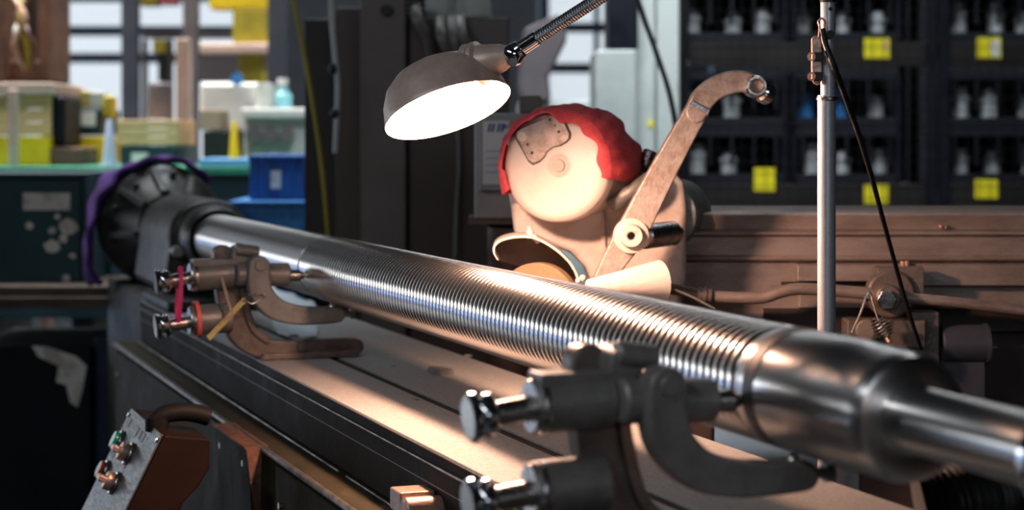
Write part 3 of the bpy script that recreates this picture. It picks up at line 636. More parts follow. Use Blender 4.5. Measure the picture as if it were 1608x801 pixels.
wayp([(D0 + .014, 443), (D0 + .006, 443), (D0 + .006, 449), (D0 + .014, 449)], 1228, 1900, 'slot', WAYD, 0)
wayp([(D0 + .014, 450), (D0 + .0, 450), (D0 + .0, 484), (D0 + .014, 484)], 1255, 1385, 'lower_strip', WAY)
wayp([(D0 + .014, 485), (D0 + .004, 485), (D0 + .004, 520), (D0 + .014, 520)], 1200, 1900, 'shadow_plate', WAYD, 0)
bm = NB(); box(bm, FR(1.7, D0 + .2, zz(520) / 2), (2.1, .3, zz(520)), RF); build('slide_base', bm, BRNM, ways, .01)
bm = NB()
for px in (1418, 1424): cyl(bm, P(px, 410, D0 - .015), P(px, 425, D0 - .015), .006, seg=12)
sphere(bm, P(1478, 356, D0 + .005), .005); sphere(bm, P(1485, 357, D0 + .005), .003)
build_each('way_screw', bm, COPPER, ways)
# bent coolant pipe
pp = empty('coolant_pipe', P(1120, 462, 3.44), 'bent brown steel pipe running along the front of the slide ways', 'pipe')
bm = NB(); tube(bm, [P(x, y, 3.445) for x, y in ((1095, 462), (1125, 466), (1170, 468), (1200, 467), (1225, 459), (1250, 454), (1290, 455), (1340, 459), (1380, 463))], .0110, 20); tube(bm, [P(x, y, 3.445) for x, y in ((1380, 463), (1430, 468), (1500, 475), (1608, 488), (1750, 506))], .0098, 20); build('pipe', bm, WAY, pp)
bm = NB(); cyl(bm, P(1095, 462, 3.44), P(1118, 465, 3.44), .0135, ch=.002); cyl(bm, P(1104, 463, 3.44), P(1108, 463.5, 3.44), .016); cyl(bm, P(1046, 452, 3.42), P(1097, 462, 3.44), .010); build('pipe_union', bm, CASTB, pp)
bm = NB(); tube(bm, [P(1060, 455, 3.40), P(1090, 468, 3.40), P(1122, 485, 3.40)], .002, 8); build('wire', bm, CAST, pp)
# clamp with hex bolt, spring, cylinder
cb = empty('pipe_clamp', P(1400, 540, 3.42), 'oily clamp with a big hex bolt, wire and coil spring on the ways', 'clamp')
bm = NB(); c = P(1400, 462, 3.445); lathe(bm, c, FW, [(0, 0), (0, .040), (.004, .044), (.03, .044), (.03, 0)], 48); box(bm, P(1412, 440, 3.47), (.085, .03, .05), RF); build('flange', bm, CASTB, cb, .002)
bm = NB(); c = P(1396, 468, 3.40); lathe(bm, c, FW, [(0, 0), (0, .020), (.002, .0225), (.045, .0235), (.045, 0)], 40); build('washer', bm, CASTB, cb)
bm = NB(); hexn(bm, P(1391, 470, 3.40), -FW, .0185, .013); build('hex_bolt', bm, DULLCH, cb, .002)
bm = NB(); rb(bm, 1330, 503, 1455, 548, 3.42, .06); rb(bm, 1430, 490, 1476, 575, 3.44, .05); cyl(bm, P(1362, 520, 3.41), P(1362, 520, 3.45), .022); build('clamp_block', bm, CASTB, cb, .004)
bm = NB(); tube(bm, [P(1338, 522, 3.38), P(1352, 490, 3.38), P(1364, 458, 3.385), P(1372, 480, 3.38), P(1379, 503, 3.375)], .0018, 8, 6); build('wire_link', bm, DULLCH, cb)
bm = NB(); s0 = P(1377, 500, 3.372); s1 = P(1392, 528, 3.365); ax_ = (s1 - s0); x1, y1, a1 = frame_from(ax_)
tube(bm, [s0 + ax_ * (k / 96) + (x1 * math.cos(k * math.pi / 8) + y1 * math.sin(k * math.pi / 8)) * (.011 + .004 * math.sin(k / 96 * math.pi)) for k in range(97)], .0018, 8, 0); build('coil_spring', bm, DULLCH, cb)
bm = NB(); cyl(bm, s1, P(1397, 538, 3.36), .005); build('spring_hook', bm, COPPER, cb)
bm = NB(); cyl(bm, P(1476, 541, 3.47), P(1548, 541, 3.47), .036, seg=48, ch=.002); cyl(bm, P(1545, 541, 3.47), P(1550, 541, 3.47), .038, seg=48); rb(bm, 1478, 545, 1546, 700, 3.45, .05)
ac = empty('air_cylinder', P(1510, 700, 3.47), 'dark grey round cylinder with a thin rod end, right of the clamp', 'cylinder'); build('barrel', bm, COLD, ac)
bm = NB(); cyl(bm, P(1550, 545, 3.47), P(1566, 545, 3.47), .003, seg=12); build('rod', bm, CHROME, ac)

# ------------------------------------------------------------------ chrome post with bracket and cable
DP = 2.72
post = empty('chrome_post', P(1298, 520, DP), 'upright chrome post with a warm metal bracket, standing behind the shaft', 'post')
k_ = DP / F
bm = NB(); b0 = P(1298, 640, DP); cyl(bm, Vector((b0.x, b0.y, .0)), Vector((b0.x, b0.y, .02)), .06, seg=40); cyl(bm, Vector((b0.x, b0.y, .01)), P(1298, 150, DP), 14.3 * k_, seg=40); build('lower_tube', bm, ZINC, post)
bm = NB(); cyl(bm, P(1300, 152, DP), P(1300, -420, DP), 11.5 * k_, seg=36); build('upper_tube', bm, ZINC, post)
bm = NB(); cyl(bm, P(1300, 158, DP), P(1300, 152, DP), 18 * k_, seg=36, ch=.001); build('collar', bm, DULLCH, post)
bm = NB(); cyl(bm, P(1301, 4, DP), P(1301, 0, DP), 13.5 * k_, seg=36); cyl(bm, P(1304, 14, DP - .011), P(1304, 14, DP - .0095), .0028, seg=12); cyl(bm, P(1304, 54, DP - .02), P(1304, 54, DP - .014), .006, seg=12); build_each('tube_mark', bm, BLKP, post)
bm = NB(); prism(bm, [P(x, y, DP - .012) for x, y in ((1275, 60), (1280, 56), (1288, 56), (1291, 62), (1291, 125), (1286, 134), (1279, 131), (1275, 124))], FW * .010); build('bracket', bm, COPPER, post, .0015)
for y in (89, 120):
    bm = NB(); c = P(1282, y, DP - .012); box(bm, c - FW * .004 + RT * .002, (.011, .008, .012), RF); bn = build('bracket_nut', bm, BLKP, post, .001)
    bm = NB(); c = P(1274, y, DP - .018); lathe(bm, c, FW * .9 + RT * .4, [(0, .0035), (0, .0062), (.004, .0062), (.004, .0035), (0, .0035)], 24); build('bolt_end', bm, COPPER, bn)
bm = NB(); tube(bm, [P(1286, 58, DP - .016), P(1287, 42, DP - .016), P(1285, 34, DP - .016), P(1290, 29, DP - .016), P(1295, 33, DP - .016), P(1295, 44, DP - .016)], .0018, 8); build('hook', bm, COPPER, post)
bm = NB(); tube(bm, [P(x, y, d) for x, y, d in ((1291, 45, DP - .016), (1297, 72, DP - .017), (1312, 110, DP - .02), (1332, 165, 2.78), (1352, 222, 2.85), (1372, 290, 2.95), (1388, 350, 3.05), (1410, 430, 3.18), (1427, 490, 3.24), (1446, 548, 3.30))], lambda t: .0046 - .0010 * t, 12)
one('black_cable', bm, BLKP, 'black cable hanging from the chrome post across the slide ways', 'cable')

# corrugated hose low right
bm = NB(); pts = catmull([P(1445, 800, 2.1), P(1500, 790, 2.1), P(1560, 785, 2.15), P(1640, 800, 2.2), P(1720, 860, 2.25)], 40)
tube(bm, [p for p in pts], lambda t: .042 + .0035 * math.sin(t * 240), 24, 0)
one('corrugated_hose', bm, BLKP, 'black corrugated hose in the dark below the right end of the shaft', 'hose')

# ------------------------------------------------------------------ machine cabinet behind the lamp
mc = empty('machine_cabinet', FR(-.2, 4.8, 0), 'tall dark brown machine cabinet standing behind the lit lamp', 'machine cabinet')
def cab(name, x0, y0, x1, d, dep, m, bev=.004):
    bm = NB(); u0 = (x0 - 804) / F * d; u1 = (x1 - 804) / F * d; z1 = pz(y0, d)
    box(bm, FR((u0 + u1) / 2, d + dep / 2, z1 / 2), (u1 - u0, dep, z1), RF); return build(name, bm, m, mc, bev)
cab('side_column', 478, 30, 528, 5.32, .5, BLKM); cab('recess_panel', 526, 12, 570, 5.22, .5, BRNM); cab('front_panel', 566, -8, 637, 5.15, .5, GREYM); cab('door_gap', 636, 20, 644, 5.22, .4, BLKM)
dr = cab('door_panel', 642, 28, 800, 5.18, .5, BRNM)
bm = NB(); rb(bm, 717, 60, 722, 400, 5.165, .01); build('door_edge', bm, GREYM, mc, .002)
bm = NB(); tube(bm, [P(718, 200, 5.15), P(720, 260, 5.15), P(716, 330, 5.15), P(714, 405, 5.15)], .004, 8); build('grey_lead', bm, GREYB, mc)
bm = NB(); cyl(bm, P(607, 16, 5.155), P(607, 16, 5.135), .016, ch=.003); build('plug', bm, BLKP, mc)
for x, y0, y1 in ((652, 2, 60), (690, 30, 90), (708, 28, 95), (722, 28, 85)):
    bm = NB(); tube(bm, [P(x, y0, 5.15), P(x + 4, (y0 + y1) / 2, 5.1), P(x + 18, y1, 5.13), P(x + 22, y1 + 25, 5.16)], .015, 12); build('hose', bm, CAST, mc)
bm = NB()
for k in range(4): cyl(bm, P(652, -2 + k * 8, 5.15), P(652, 3 + k * 8, 5.15), .028)
build('hose_fitting', bm, BLKP, mc)
bm = NB(); prism(bm, [P(x, y, 5.16) for x, y in ((722, 32), (798, 32), (798, 110), (770, 110), (735, 90))], FW * .02); build('cover_sheet', bm, GREYM, mc)
for i, (x0, x1, y1) in enumerate(((655, 714, 25), (716, 772, 27))):
    bm = NB(); xm = (x0 + x1) / 2; d = 5.3; r = (x1 - x0) / 2 / F * d; zb = pz(28, d); c = P(xm, 28, d)
    lathe(bm, c, UP, [(.0, 0), (0, r * 1.0), (.006, r * 1.02), (.012, r * .98), (.10, r * .86), (.105, 0)], 40)
    one('white_cup', bm, PALE, ['left pale cup-shaped cover on top of the dark machine cabinet', 'right pale cup-shaped cover on top of the dark machine cabinet'][i], 'cup', 'cups on the cabinet top')
bm = NB(); tube(bm, [P(457, -10, 5), P(475, 70, 5), P(495, 190, 5), P(508, 290, 5.02), P(518, 420, 5.05)], .0055, 10); one('yellow_rod', bm, YELD, 'thin olive-yellow rod leaning in front of the black cabinet side', 'rod')
bm = NB(); tube(bm, [P(520, -10, 5.05), P(521, 30, 5.05), P(526, 90, 5.05), P(530, 130, 5.05), P(529, 180, 5.05), P(526, 240, 5.06)], .0075, 12)
wc = empty('white_cable', P(526, 240, 5.06), 'thick whitish hanging cable with black clips on the dark cabinet', 'cable'); build('cable', bm, mat('whitish cable sheath', (.50, .54, .56), .5), wc)
bm = NB(); sphere(bm, P(522, 108, 5.04), .011, (1, 1, 1.5)); sphere(bm, P(525, 178, 5.04), .011, (1.1, 1, 1.2)); build_each('cable_clip', bm, BLKP, wc)

# grey switch cabinet with paper sheet
sc = empty('switch_cabinet', FR(-.02, 4.2, 0), 'light grey switch cabinet with a paper sheet, left of the wheelhead', 'switch cabinet')
bm = NB(); rb(bm, 745, 178, 850, 345, 4.15, .22); build('box', bm, GREYB, sc, .008)
bm = NB(); rb(bm, 752, 186, 850, 300, 4.135, .02); build('door', bm, GREYB, sc, .004)
bm = NB(); rb(bm, 758, 190, 800, 290, 4.130, .003); pa = build('paper_sheet', bm, mat('printed paper', (.66, .68, .70), .8), sc)
bm = NB()
for x in (765, 771, 780, 786): prism(bm, [P(x, 207, 4.128), P(x + 3.5, 207, 4.128), P(x + 6.5, 194, 4.128), P(x + 3, 194, 4.128)], FW * .001)
for k in range(7): rb(bm, 788, 196 + k * 2.2, 798, 197 + k * 2.2, 4.128, .001) if k < 3 else rb(bm, 762, 204 + k * 11, 796, 204.7 + k * 11, 4.128, .001)
build('printed_marks', bm, INK, pa)
bm = NB(); cyl(bm, P(800, 355, 4.2), P(800, 1175, 4.3), .05); rb(bm, 735, 343, 850, 352, 4.16, .2); build('stand', bm, BRNM, sc)
bm = NB(); rb(bm, 815, 150, 850, 178, 4.2, .1); build('top_box', bm, GREYM, sc, .004)

# ------------------------------------------------------------------ centre background
bm = NB(); d = 7.0; u0 = (945 - 804) / F * d; u1 = (1068 - 804) / F * d; ec = empty('pale_cabinet', FR((u0 + u1) / 2, d, 0), 'tall pale grey-green electrical cabinet behind the lever arm', 'cabinet')
z1 = pz(-120, d)
for x0, x1, m in ((990, 1030, PALE), (1030, 1068, PALE)):
    bm = NB(); a0 = (x0 - 804) / F * d; a1 = (x1 - 804) / F * d; box(bm, FR((a0 + a1) / 2, d + .3, z1 / 2), (a1 - a0 - .006, .6, z1), RF); build('door', bm, m, ec, .006)
bm = NB(); rb(bm, 935, 78, 1000, 735, d - .12, .5); build('lower_unit', bm, PALE, ec, .01)
bm = NB(); rb(bm, 955, -60, 1002, 78, d - .1, .3); build('dark_unit', bm, NAVY, ec, .01)
bm = NB(); rb(bm, 1018, 188, 1026, 200, d - .004, .003); build('small_label', bm, LABY, ec)
bm = NB(); tube(bm, [P(998, -10, 5.5), P(1015, 40, 5.5), P(1035, 95, 5.5), P(1052, 150, 5.5), P(1062, 210, 5.5), P(1066, 300, 5.5), P(1068, 420, 5.5)], .008, 10); one('dark_hose', bm, COLD, 'dark cable hanging in front of the pale grey-green cabinet', 'cable')
# benches and white machine seen between lamp and cloth
wm = empty('white_machine', FR(.1, 8.0, 0), 'blurred light grey machine behind the red cloth and gooseneck', 'machine')
bm = NB(); rb(bm, 812, 158, 945, 732, 8.0, .5); build('body', bm, PALE, wm, .02)
bm = NB(); prism(bm, [P(x, y, 7.9) for x, y in ((822, 45), (880, 20), (892, 60), (862, 120), (866, 160), (820, 160), (812, 132))], FW * .3); build('sloping_hood', bm, COLG, wm, .02)
bm = NB(); rb(bm, 820, 140, 836, 200, 7.95, .05); build('yellow_patch', bm, mat('orange tag', (.75, .5, .12), .6), wm)

# ------------------------------------------------------------------ storage racks on the right
DRK = 8.0
def rack(x0, x1, label):
    r = empty('storage_rack', FR(((x0 + x1) / 2 - 804) / F * DRK, DRK + .3, 0), label, 'rack', 'storage racks on the right')
    for x in (x0, x1):
        for dd in (0, .62):
            bm = NB(); box(bm, FR((x - 804) / F * DRK, DRK + dd, 1.6), (.04, .05, 3.2), RF); build('upright', bm, NAVY, r, .003)
    for y in (-150, 78, 300, 520):
        bm = NB(); u0, u1 = (x0 - 804) / F * DRK, (x1 - 804) / F * DRK; zc = pz(y, DRK)
        box(bm, FR((u0 + u1) / 2, DRK + .31, zc - .0), (u1 - u0 - .05, .55, .05), RF); box(bm, FR((u0 + u1) / 2, DRK - .0, zc - .02), (u1 - u0 - .05, .03, .10), RF); build('shelf', bm, BLKM, r, .003)
    return r
rack(1072, 1462, 'dark storage rack full of navy crates left of the upright seam'); rack(1482, 1872, 'dark storage rack full of navy crates at the right edge')
# crate prototype
def make_crate(c, W, Hc, label):
    r = empty('navy_crate', c, label, 'crate', 'navy crates on the racks'); dp = .5
    bm = NB(); box(bm, c + UP * .01, (W, dp, .02), RF); box(bm, c + FW * (dp / 2 - .01) + UP * Hc / 2, (W, .02, Hc), RF)
    for s in (-1, 1): box(bm, c + RT * s * (W / 2 - .01) + UP * Hc / 2, (.02, dp, Hc), RF)
    build('tub', bm, NAVY, r, .002)
    bm = NB(); box(bm, c - FW * (dp / 2 - .01) + UP * Hc * .1, (W - .04, .02, Hc * .2), RF)
    for k in range(5): box(bm, c - FW * (dp / 2 - .01) + RT * (-W / 2 + W * (k + .5) / 5) + UP * Hc * .66, (.012, .014, Hc * .62), RF)
    box(bm, c - FW * (dp / 2 - .01) + UP * (Hc - .015), (W - .04, .025, .03), RF); build('front_grille', bm, mat('slate plastic', (.004, .006, .012), .5), r, .002)
    return r
zs = [pz(78, DRK) + .025, pz(300, DRK) + .025]
CW = .455; HC = .235
cen = [(1162, 'left'), (1336, 'middle'), (1555, 'right'), (1727, 'far')]
first = None; rown = ['top', 'upper middle', 'lower middle', 'lowest']
silv = []
us = [(1113 - 804) / F * DRK + .10, (1113 - 804) / F * DRK + .58, (1520 - 804) / F * DRK + .13, (1520 - 804) / F * DRK + .61]
colname = ['leftmost column', 'column behind the post', 'column right of the seam', 'rightmost column']
for ci, u in enumerate(us):
    for ri, (zb) in enumerate((zs[0] + HC + .002, zs[0], zs[1] + HC + .002, zs[1])):
        c = FR(u, DRK + .26, zb); lab = 'navy crate, %s row, %s of the racks' % (rown[ri], colname[ci])
        if first is None: first = make_crate(c, CW, HC, lab)
        else:
            k = copy_tree(first); k.location = c; k['label'] = lab
        silv.append((c, ci, ri))
partm = [SILV, BLUEL, LABW]
protos = {}
for c, ci, ri in silv:
    for k in range(3):
        if random.random() < .12: continue
        u = -.15 + .15 * k + random.uniform(-.02, .02); h = random.uniform(.11, .16); mi = 1 if (ri == 2 and random.random() < .35) else 0
        key = mi
        if key not in protos:
            bm = NB(); lathe(bm, (0, 0, 0), UP, [(0, 0), (0, .038), (.004, .042), (.02, .042), (.025, .034), (.08, .034), (.085, .042), (.10, .042), (.105, .03), (.13, .028), (.135, 0)], 20)
            o = build('machined_part', bm, partm[mi]); protos[key] = o
        else: o = protos[key].copy(); COL.objects.link(o)
        o.location = c + RT * u - FW * random.uniform(.10, .17) + UP * .0205; o.scale = (1, 1, h / .13)
        tag(o, '%s machined part, %s in the %s-row navy crate, %s' % (['silver', 'blue'][mi], ['left', 'centre', 'right'][k], rown[ri], colname[ci]), 'machine part', ['silver parts in the rack crates', 'blue parts in the rack crates'][mi])
for i, (x, y, wd, hh, l) in enumerate(((1377, 76, 40, 32, 'yellow label card on the upper shelf edge beside the chrome post'), (1553, 75, 38, 33, 'yellow card with a white sticker on the upper shelf edge, far right'),
                         (1200, 282, 34, 36, 'yellow label card on the lower shelf edge left of the chrome post'), (1376, 305, 38, 30, 'yellow label card on the lower shelf edge behind the black cable'), (1549, 297, 36, 30, 'yellow label card on the lower shelf edge, far right'))):
    bm = NB(); rb(bm, x - wd / 2, y - hh / 2, x + wd / 2, y + hh / 2, DRK - .022, .004); o = one('shelf_label', bm, LABY, l, 'label', 'yellow shelf labels', bevel=.001)
    if i in (0, 1):
        bm = NB(); x2 = x + (10 if i == 0 else 4); rb(bm, x2, y - 12, x2 + (7 if i == 0 else 13), y + (4 if i == 0 else 14), DRK - .0235, .001); build('sticker', bm, LABW if i else mat('orange sticker', (.85, .5, .25), .7), o)
# wire mesh cage in front
bm = NB(); dm = DRK - .12; u0 = (1072 - 804) / F * dm; u1 = (1760 - 804) / F * dm
for k in range(38): box(bm, FR(u0 + (u1 - u0) * k / 37, dm, 1.55), (.003, .003, 2.1), RF)
for k in range(40): box(bm, FR((u0 + u1) / 2, dm, .5 + k * .052), (u1 - u0, .003, .003), RF)
for u in (u0, u1): box(bm, FR(u, dm, 1.3), (.03, .03, 2.6), RF)
one('wire_mesh_fence', bm, MESHM, 'fine dark wire mesh fence in front of the right racks', 'mesh fence')

# ------------------------------------------------------------------ left background
def item(name, x0, y0, x1, y1, d, dep, m, label, cat, group=None, bev=.006, extra=None):
    bm = NB(); rb(bm, x0, y0, x1, y1, d, dep)
    if extra: extra(bm)
    return one(name, bm, m, label, cat, group, bev)
# long container row with green rim
DG = 7.2
gb = empty('container_bench', FR(-1.6, DG + .3, 0), 'long dark teal storage bench with green rim across the left background', 'bench')
bm = NB(); rb(bm, -60, 262, 402, 275, DG, .9); build('rim', bm, GREEN, gb, .004)
bm = NB(); rb(bm, -60, 276, 400, 500, DG + .02, .86); build('body', bm, TEALD, gb, .004)
for x in (-40, 120, 250, 380):
    bm = NB(); u = (x - 804) / F * DG; box(bm, FR(u, DG + .4, pz(500, DG) / 2), (.08, .6, pz(500, DG)), RF); build('leg', bm, TEALD, gb)
zb = pz(262, DG)
def onb(d): return VY + (H - zb) / d * F       # pixel row of the bench top at depth d
def stand(name, x0, y0, x1, d, dep, m, label, cat, group=None, bev=.006): return item(name, x0, y0, x1, onb(d), d, dep, m, label, cat, group, bev)
# stacks on the bench
def planked(x0, y0, x1, y1, d, dep, m, n_):
    bm = NB(); h = (y1 - y0) / n_
    for k in range(n_): rb(bm, x0, y0 + k * h + .6, x1, y0 + (k + 1) * h - .6, d, .02); rb(bm, x0, y0 + k * h + .6, x1, y0 + (k + 1) * h - .6, d + dep - .02, .02)
    rb(bm, x0 + 1, y0, x0 + 6, y1, d + .02, dep - .04); rb(bm, x1 - 6, y0, x1 - 1, y1, d + .02, dep - .04); rb(bm, x0, y1 - 3, x1, y1 - 1, d + .02, dep - .04); rb(bm, x0 + 2, y0 + 1, x1 - 2, y0 + 3, d + .02, dep - .04)
    return bm
yb_ = onb(7.5)
item('yellow_tray', -10, 214, 78, yb_, 7.5, .5, YEL, 'yellow tray under the wooden crate at the left edge', 'tray')
one('wooden_crate', planked(-10, 150, 79, 213, 7.5, .5, WOOD, 3), WOOD, 'pine plank crate on the yellow tray at the left edge', 'crate', 'wooden crates', .003)
item('plywood_lid', -12, 130, 82, 149, 7.48, .55, WOODP, 'pale pink plywood lid on the left wooden crate', 'board')
item('pink_post', 12, 140, 25, 262, 7.30, .05, WOODP, 'narrow pinkish board upright before the left wooden crate', 'board')
item('brown_box', 80, 232, 128, yb_, 7.5, .3, RUSTM, 'small brown box low on the bench beside the yellow crate', 'box')
item('navy_sack', 80, 150, 102, 231, 7.55, .3, NAVY, 'dark navy bundle standing on the brown box', 'bundle', bev=.02)
item('yellow_crate', 105, 214, 163, onb(7.9), 7.9, .5, YEL, 'bright yellow crate in the middle of the left bench', 'crate')
tc = item('blue_bin', 99, 171, 158, 213, 7.9, .4, TEALD, 'dark teal bin with white label on the bright yellow crate', 'bin')
bm = NB(); rb(bm, 124, 175, 150, 198, 7.895, .004); build('label', bm, LABW, tc); bm = NB(); rb(bm, 100, 175, 116, 190, 7.895, .004); build('label', bm, mat('pale blue label', (.3, .45, .55), .7), tc)
item('ochre_box', 104, 143, 142, 170, 7.95, .3, mat('ochre card', (.42, .33, .10), .7), 'ochre box stacked on the dark teal bin', 'box')
item('ochre_roll', 141, 144, 158, 170, 7.95, .2, PALE, 'small pale box beside the ochre box', 'box')
def cone(x, y0, y1, d, r0, r1, m, label):
    bm = NB(); b = P(x, y1, d); t_ = P(x, y0, d); L_ = (t_ - b).length; lathe(bm, b, UP, [(0, 0), (0, r0), (L_ * .06, r0), (L_ * .07, r0 * .8), (L_ * .97, r1), (L_, r1 * .7), (L_, 0)], 24); return one('plastic_cone', bm, m, label, 'cone', 'cones on the left bench')
cone(172, 188, onb(7.35), 7.35, .034, .012, mat('pale blue plastic', (.45, .52, .68), .5), 'pale blue-white cone standing before the yellow crate')
cone(368, 190, onb(7.35), 7.35, .028, .010, YEL, 'yellow cone right of the brown-grey column')
item('tall_yellow_bottle', 161, 150, 177, 187, 7.9, .1, YELD, 'ochre bottle shape above the pale blue cone', 'bottle', bev=.015)
tb = item('teal_bin', 188, 229, 276, onb(7.7), 7.7, .5, TEALD, 'dark teal bin with pale label under the wide wooden crate', 'bin')
bm = NB(); rb(bm, 206, 240, 232, 260, 7.695, .004); build('label', bm, LABW, tb)
one('wooden_crate', planked(183, 188, 278, 228, 7.7, .5, WOOD, 3), WOOD, 'wide pine plank crate on the dark teal bin', 'crate', 'wooden crates', .003)
bm = NB(); c = P(253, 187, 7.9); lathe(bm, c, UP, [(0, 0), (0, .05), (.14, .05), (.152, .04), (.152, 0)], 32); one('grey_canister', bm, COLG, 'grey metal canister on the wide wooden crate', 'canister')
item('pink_pillar', 276, 60, 297, 800, 8.6, .08, PINKP, 'pinkish beige pillar beside the brown-grey column', 'pillar')
bl = item('blue_tray', 312, 249, 392, 262, DG + .05, .4, mat('sky blue lid', (.12, .33, .60), .5), 'sky blue flat lid lying on the green rim', 'lid')
item('dark_box', 318, 206, 360, onb(7.8), 7.8, .3, BLKM, 'black box behind the yellow cone', 'box')
item('brown_carton', 314, 172, 346, 205, 7.8, .25, mat('carton', (.45, .30, .20), .7), 'small brown carton stacked on the black box', 'carton')
# white press and table
wp = empty('white_press', FR(-1.2, 9.0, 0), 'white box machine behind the yellow cone, below the yellow frame', 'machine')
bm = NB(); rb(bm, 314, 130, 408, 205, 8.8, .4); build('cabinet', bm, WHITE, wp, .02)
bm = NB(); rb(bm, 330, 205, 400, 684, 8.85, .3); build('column', bm, BLKM, wp)
bm = NB(); cyl(bm, P(372, 124, 8.8), P(372, 124, 8.7), .03); build('gauge', bm, BLUEL, wp)
pm = empty('pale_machine', FR(-1.1, 8.2, 0), 'pale grey machine with white top right of the yellow cone', 'machine')
bm = NB(); rb(bm, 382, 180, 482, 700, 8.2, .6); build('body', bm, PALE, pm, .02)
bm = NB(); rb(bm, 378, 170, 486, 186, 8.15, .7); build('top', bm, WHITE, pm, .01)
bm = NB()
for k in range(3): cyl(bm, P(398 + k * 26, 212, 8.2), P(398 + k * 26, 212, 8.15), .035)
build_each('dial', bm, COLG, pm)
yt = VY + (H - pz(170, 8.15)) / 8.4 * F
bm = NB(); lathe(bm, P(444, yt, 8.4), UP, [(0, 0), (0, .04), (.06, .042), (.085, .02), (.10, .02), (.105, 0)], 24); bt = one('cyan_bottle', bm, TEALB, 'cyan bottle with white cap on the pale machine', 'bottle')
bm = NB(); lathe(bm, P(444, yt, 8.4) + UP * .106, UP, [(0, 0), (0, .024), (.03, .022), (.03, 0)], 20); build('cap', bm, WHITE, bt)
bm = NB(); lathe(bm, P(418, yt, 8.4), UP, [(0, 0), (0, .045), (.11, .045), (.11, .038), (.115, 0)], 24); one('ochre_jar', bm, PALE, 'pale jar left of the cyan bottle', 'jar')
# yellow gantry
yg = empty('gantry_crane', FR(-1.5, 10.5, 0), 'yellow steel frame high in the left background', 'frame')
bm = NB(); rb(bm, 328, -40, 425, 14, 10.5, .2); build('beam', bm, YEL, yg, .01)
bm = NB(); rb(bm, 365, 14, 421, 68, 10.5, .2); build('plate', bm, YELD, yg, .01)
bm = NB(); rb(bm, 374, 84, 412, 130, 10.5, .2); build('hanging_plate', bm, YELD, yg, .01)
bm = NB(); rb(bm, 400, 130, 412, 610, 10.55, .1); build('leg', bm, YELD, yg, .01)
bm = NB(); rb(bm, 306, 68, 426, 84, 10.45, .25); build('cross_beam', bm, WOODP, yg, .01)
fm = empty('grey_rack', FR(-1.9, 12.0, 0), 'grey beige rack with pipes behind the columns', 'rack')
bm = NB(); rb(bm, 222, 50, 428, 60, 12, .1); rb(bm, 222, 62, 228, 560, 12, .1); rb(bm, 262, 62, 268, 560, 12, .1); rb(bm, 420, 62, 428, 560, 12, .1); rb(bm, 310, 90, 420, 128, 12, .1); build('frame', bm, COLG, fm)
bm = NB(); rb(bm, 218, -10, 245, 8, 11.9, .2); rb(bm, 240, 62, 258, 82, 11.9, .2); build_each('yellow_box', bm, YELD, fm)
bm = NB(); rb(bm, 250, -10, 274, 6, 11.9, .2); build('red_box', bm, mat('rose box', (.55, .12, .16), .6), fm)
bm = NB(); rb(bm, 248, 84, 260, 128, 11.9, .2); build('dark_box', bm, BLKM, fm)
# rusty machine left edge
rm = empty('rusty_machine', FR(-2.3, 8.4, 0), 'rust-brown machine with hoses filling the top left corner', 'machine')
bm = NB(); rb(bm, -60, -60, 8, 128, 8.5, .5); rb(bm, 60, -60, 78, 128, 8.5, .4); rb(bm, 8, 95, 62, 128, 8.6, .4); rb(bm, 20, -60, 34, 96, 8.8, .2); build('frame', bm, RUSTM, rm, .01)
bm = NB(); rb(bm, 34, -60, 60, 95, 8.9, .2); build('back_plate', bm, mat('dark brown plate', (.05, .03, .025), .6), rm)
bm = NB(); sphere(bm, P(33, 50, 8.5), .035, (1, 1, 1.3)); build('pale_knob', bm, WHITE, rm)
for k in range(4):
    bm = NB(); tube(bm, [P(18 + k * 9, -10, 8.45), P(40 - k * 4, 30, 8.4), P(22 + k * 10, 70, 8.42), P(40 + k * 3, 110, 8.5)], .012, 10); build('hose', bm, [COPPER, RUSTM, YELD, RUSTM][k], rm)
bm = NB(); rb(bm, -40, 128, 76, 131, 8.5, .5); rb(bm, -30, 131, -22, 700, 8.6, .1); rb(bm, 66, 131, 74, 700, 8.6, .1); build('stand', bm, RUSTM, rm)

# teal container and its labels, plank bench
DT = 6.0
tl = empty('teal_container', P(80, 455, DT), 'teal steel container with peeling labels left of the headstock', 'container')
bm = NB(); rb(bm, -60, 280, 128, 449, DT, .45); build('body', bm, TEAL, tl, .01)
bm = NB(); rb(bm, 128, 272, 136, 449, DT - .02, .47); rb(bm, -60, 272, 128, 281, DT - .02, .47); build('rim', bm, TEALD, tl, .004)
def blob(px, py, w_, h_, d):
    return [P(px + w_ * math.cos(t) * random.uniform(.7, 1.05), py + h_ * math.sin(t) * random.uniform(.7, 1.05), d) for t in [k * 2 * math.pi / 11 for k in range(11)]]
bm = NB(); rb(bm, 36, 303, 110, 330, DT - .004, .003); build('label', bm, LABW, tl, label='long pale paper label')
for (x, y, w_, h_) in ((108, 356, 17, 14), (100, 374, 8, 8), (82, 387, 15, 12), (46, 355, 7, 7), (82, 362, 7, 7), (90, 340, 5, 5), (114, 402, 6, 5)):
    bm = NB(); prism(bm, blob(x, y, w_, h_, DT - .003), FW * .002); build('peeling_label', bm, LABW, tl)
t2 = item('teal_drum_box', 137, 268, 208, 449, 6.3, .4, TEAL, 'teal box between the labelled container and the headstock', 'box')
bm = NB(); prism(bm, blob(184, 424, 12, 12, 6.297), FW * .002); build('blue_sticker', bm, mat('sky blue sticker', (.12, .42, .65), .5), t2)
bm = NB(); prism(bm, blob(104, 437, 7, 8, DT - .003), FW * .002); build('peeling_label', bm, LABW, tl)
pb = empty('plank_bench', FR(-1.5, 5.9, 0), 'old dark plank bench under the teal container', 'bench')
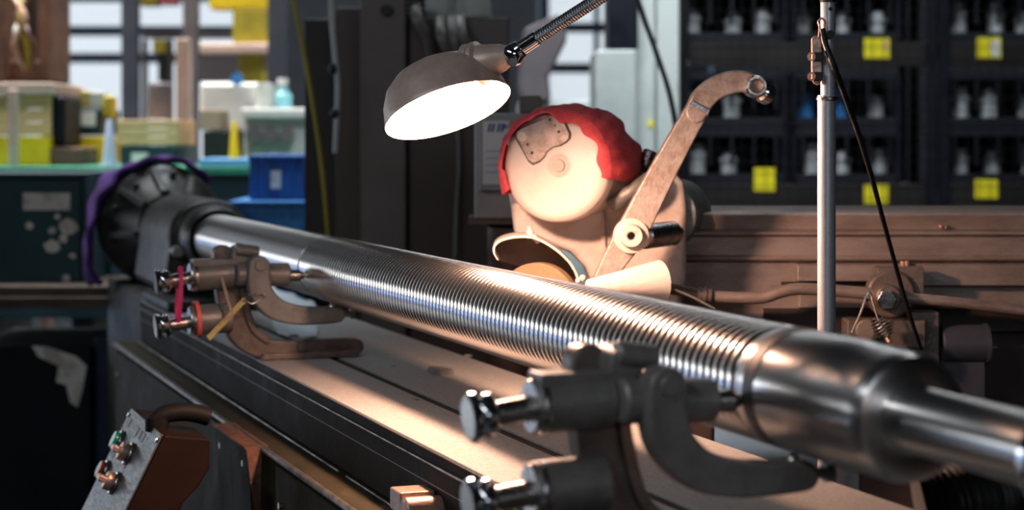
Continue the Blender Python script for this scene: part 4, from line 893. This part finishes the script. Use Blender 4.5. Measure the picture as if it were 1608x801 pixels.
for y0, y1, d in ((450, 464, 5.8), (467, 484, 5.78)):
    bm = NB(); rb(bm, -60, y0, 210, y1, d, .7 if y0 == 450 else .05); build('plank', bm, WOODB, pb, .003)
for x in (-40, 195):
    bm = NB(); rb(bm, x, 484, x + 14, 925, 5.8, .08); build('leg', bm, WOODB, pb)
lc = item('dark_container', -60, 545, 142, 925, 5.85, .6, NAVY, 'dark navy container under the plank bench with a crumpled label', 'container')
bm = NB(); prism(bm, [P(x, y, 5.845) for x, y in ((50, 543), (75, 545), (120, 560), (136, 575), (130, 610), (122, 640), (110, 632), (104, 605), (88, 600), (92, 575), (60, 560))], FW * .003); build('crumpled_label', bm, LABW, lc, label='torn pale label with a yellow corner')
item('blue_container', 148, 530, 190, 910, 5.9, .6, mat('deep blue container', (.008, .02, .06), .45, 0, (.01, .03, .08), 6), 'deep blue container beside the machine bed end', 'container')
# blue crates behind headstock
def bcrate(x0, y0, x1, y1, d, m, lab, lbl=False):
    r = empty('blue_crate', P((x0 + x1) / 2, y1, d), lab, 'crate', 'blue plastic crates behind the headstock'); bm = NB()
    rb(bm, x0, y0 + 4, x1, y1, d, .4); build('tub', bm, m, r, .006)
    bm = NB(); rb(bm, x0 - 2, y0, x1 + 2, y0 + 6, d - .02, .44); build('rim', bm, m, r, .003)
    bm = NB(); n_ = 5
    for k in range(n_): x = x0 + (x1 - x0) * (k + .5) / n_; rb(bm, x - 2, y0 + 6, x + 2, y1, d - .012, .013)
    build('ribs', bm, m, r, .001)
    if lbl: bm = NB(); rb(bm, 425, 268, 441, 296, d - .016, .003); build('label', bm, LABW, r)
bcrate(391, 244, 490, 314, 6.3, BLUE, 'upper blue plastic crate with a white label left of the black cabinet', True)
bcrate(360, 316, 490, 372, 6.2, BLUEL, 'brighter blue crate under the labelled blue crate'); bcrate(360, 374, 490, 440, 6.2, BLUE, 'blue crate under the bright blue crate, mostly hidden'); bcrate(360, 442, 490, 540, 6.2, BLUEL, 'lowest light blue crate glimpsed under the shaft')
item('crate_dolly', 355, 541, 495, 880, 6.18, .45, COLD, 'dark stand carrying the stack of blue crates', 'stand')
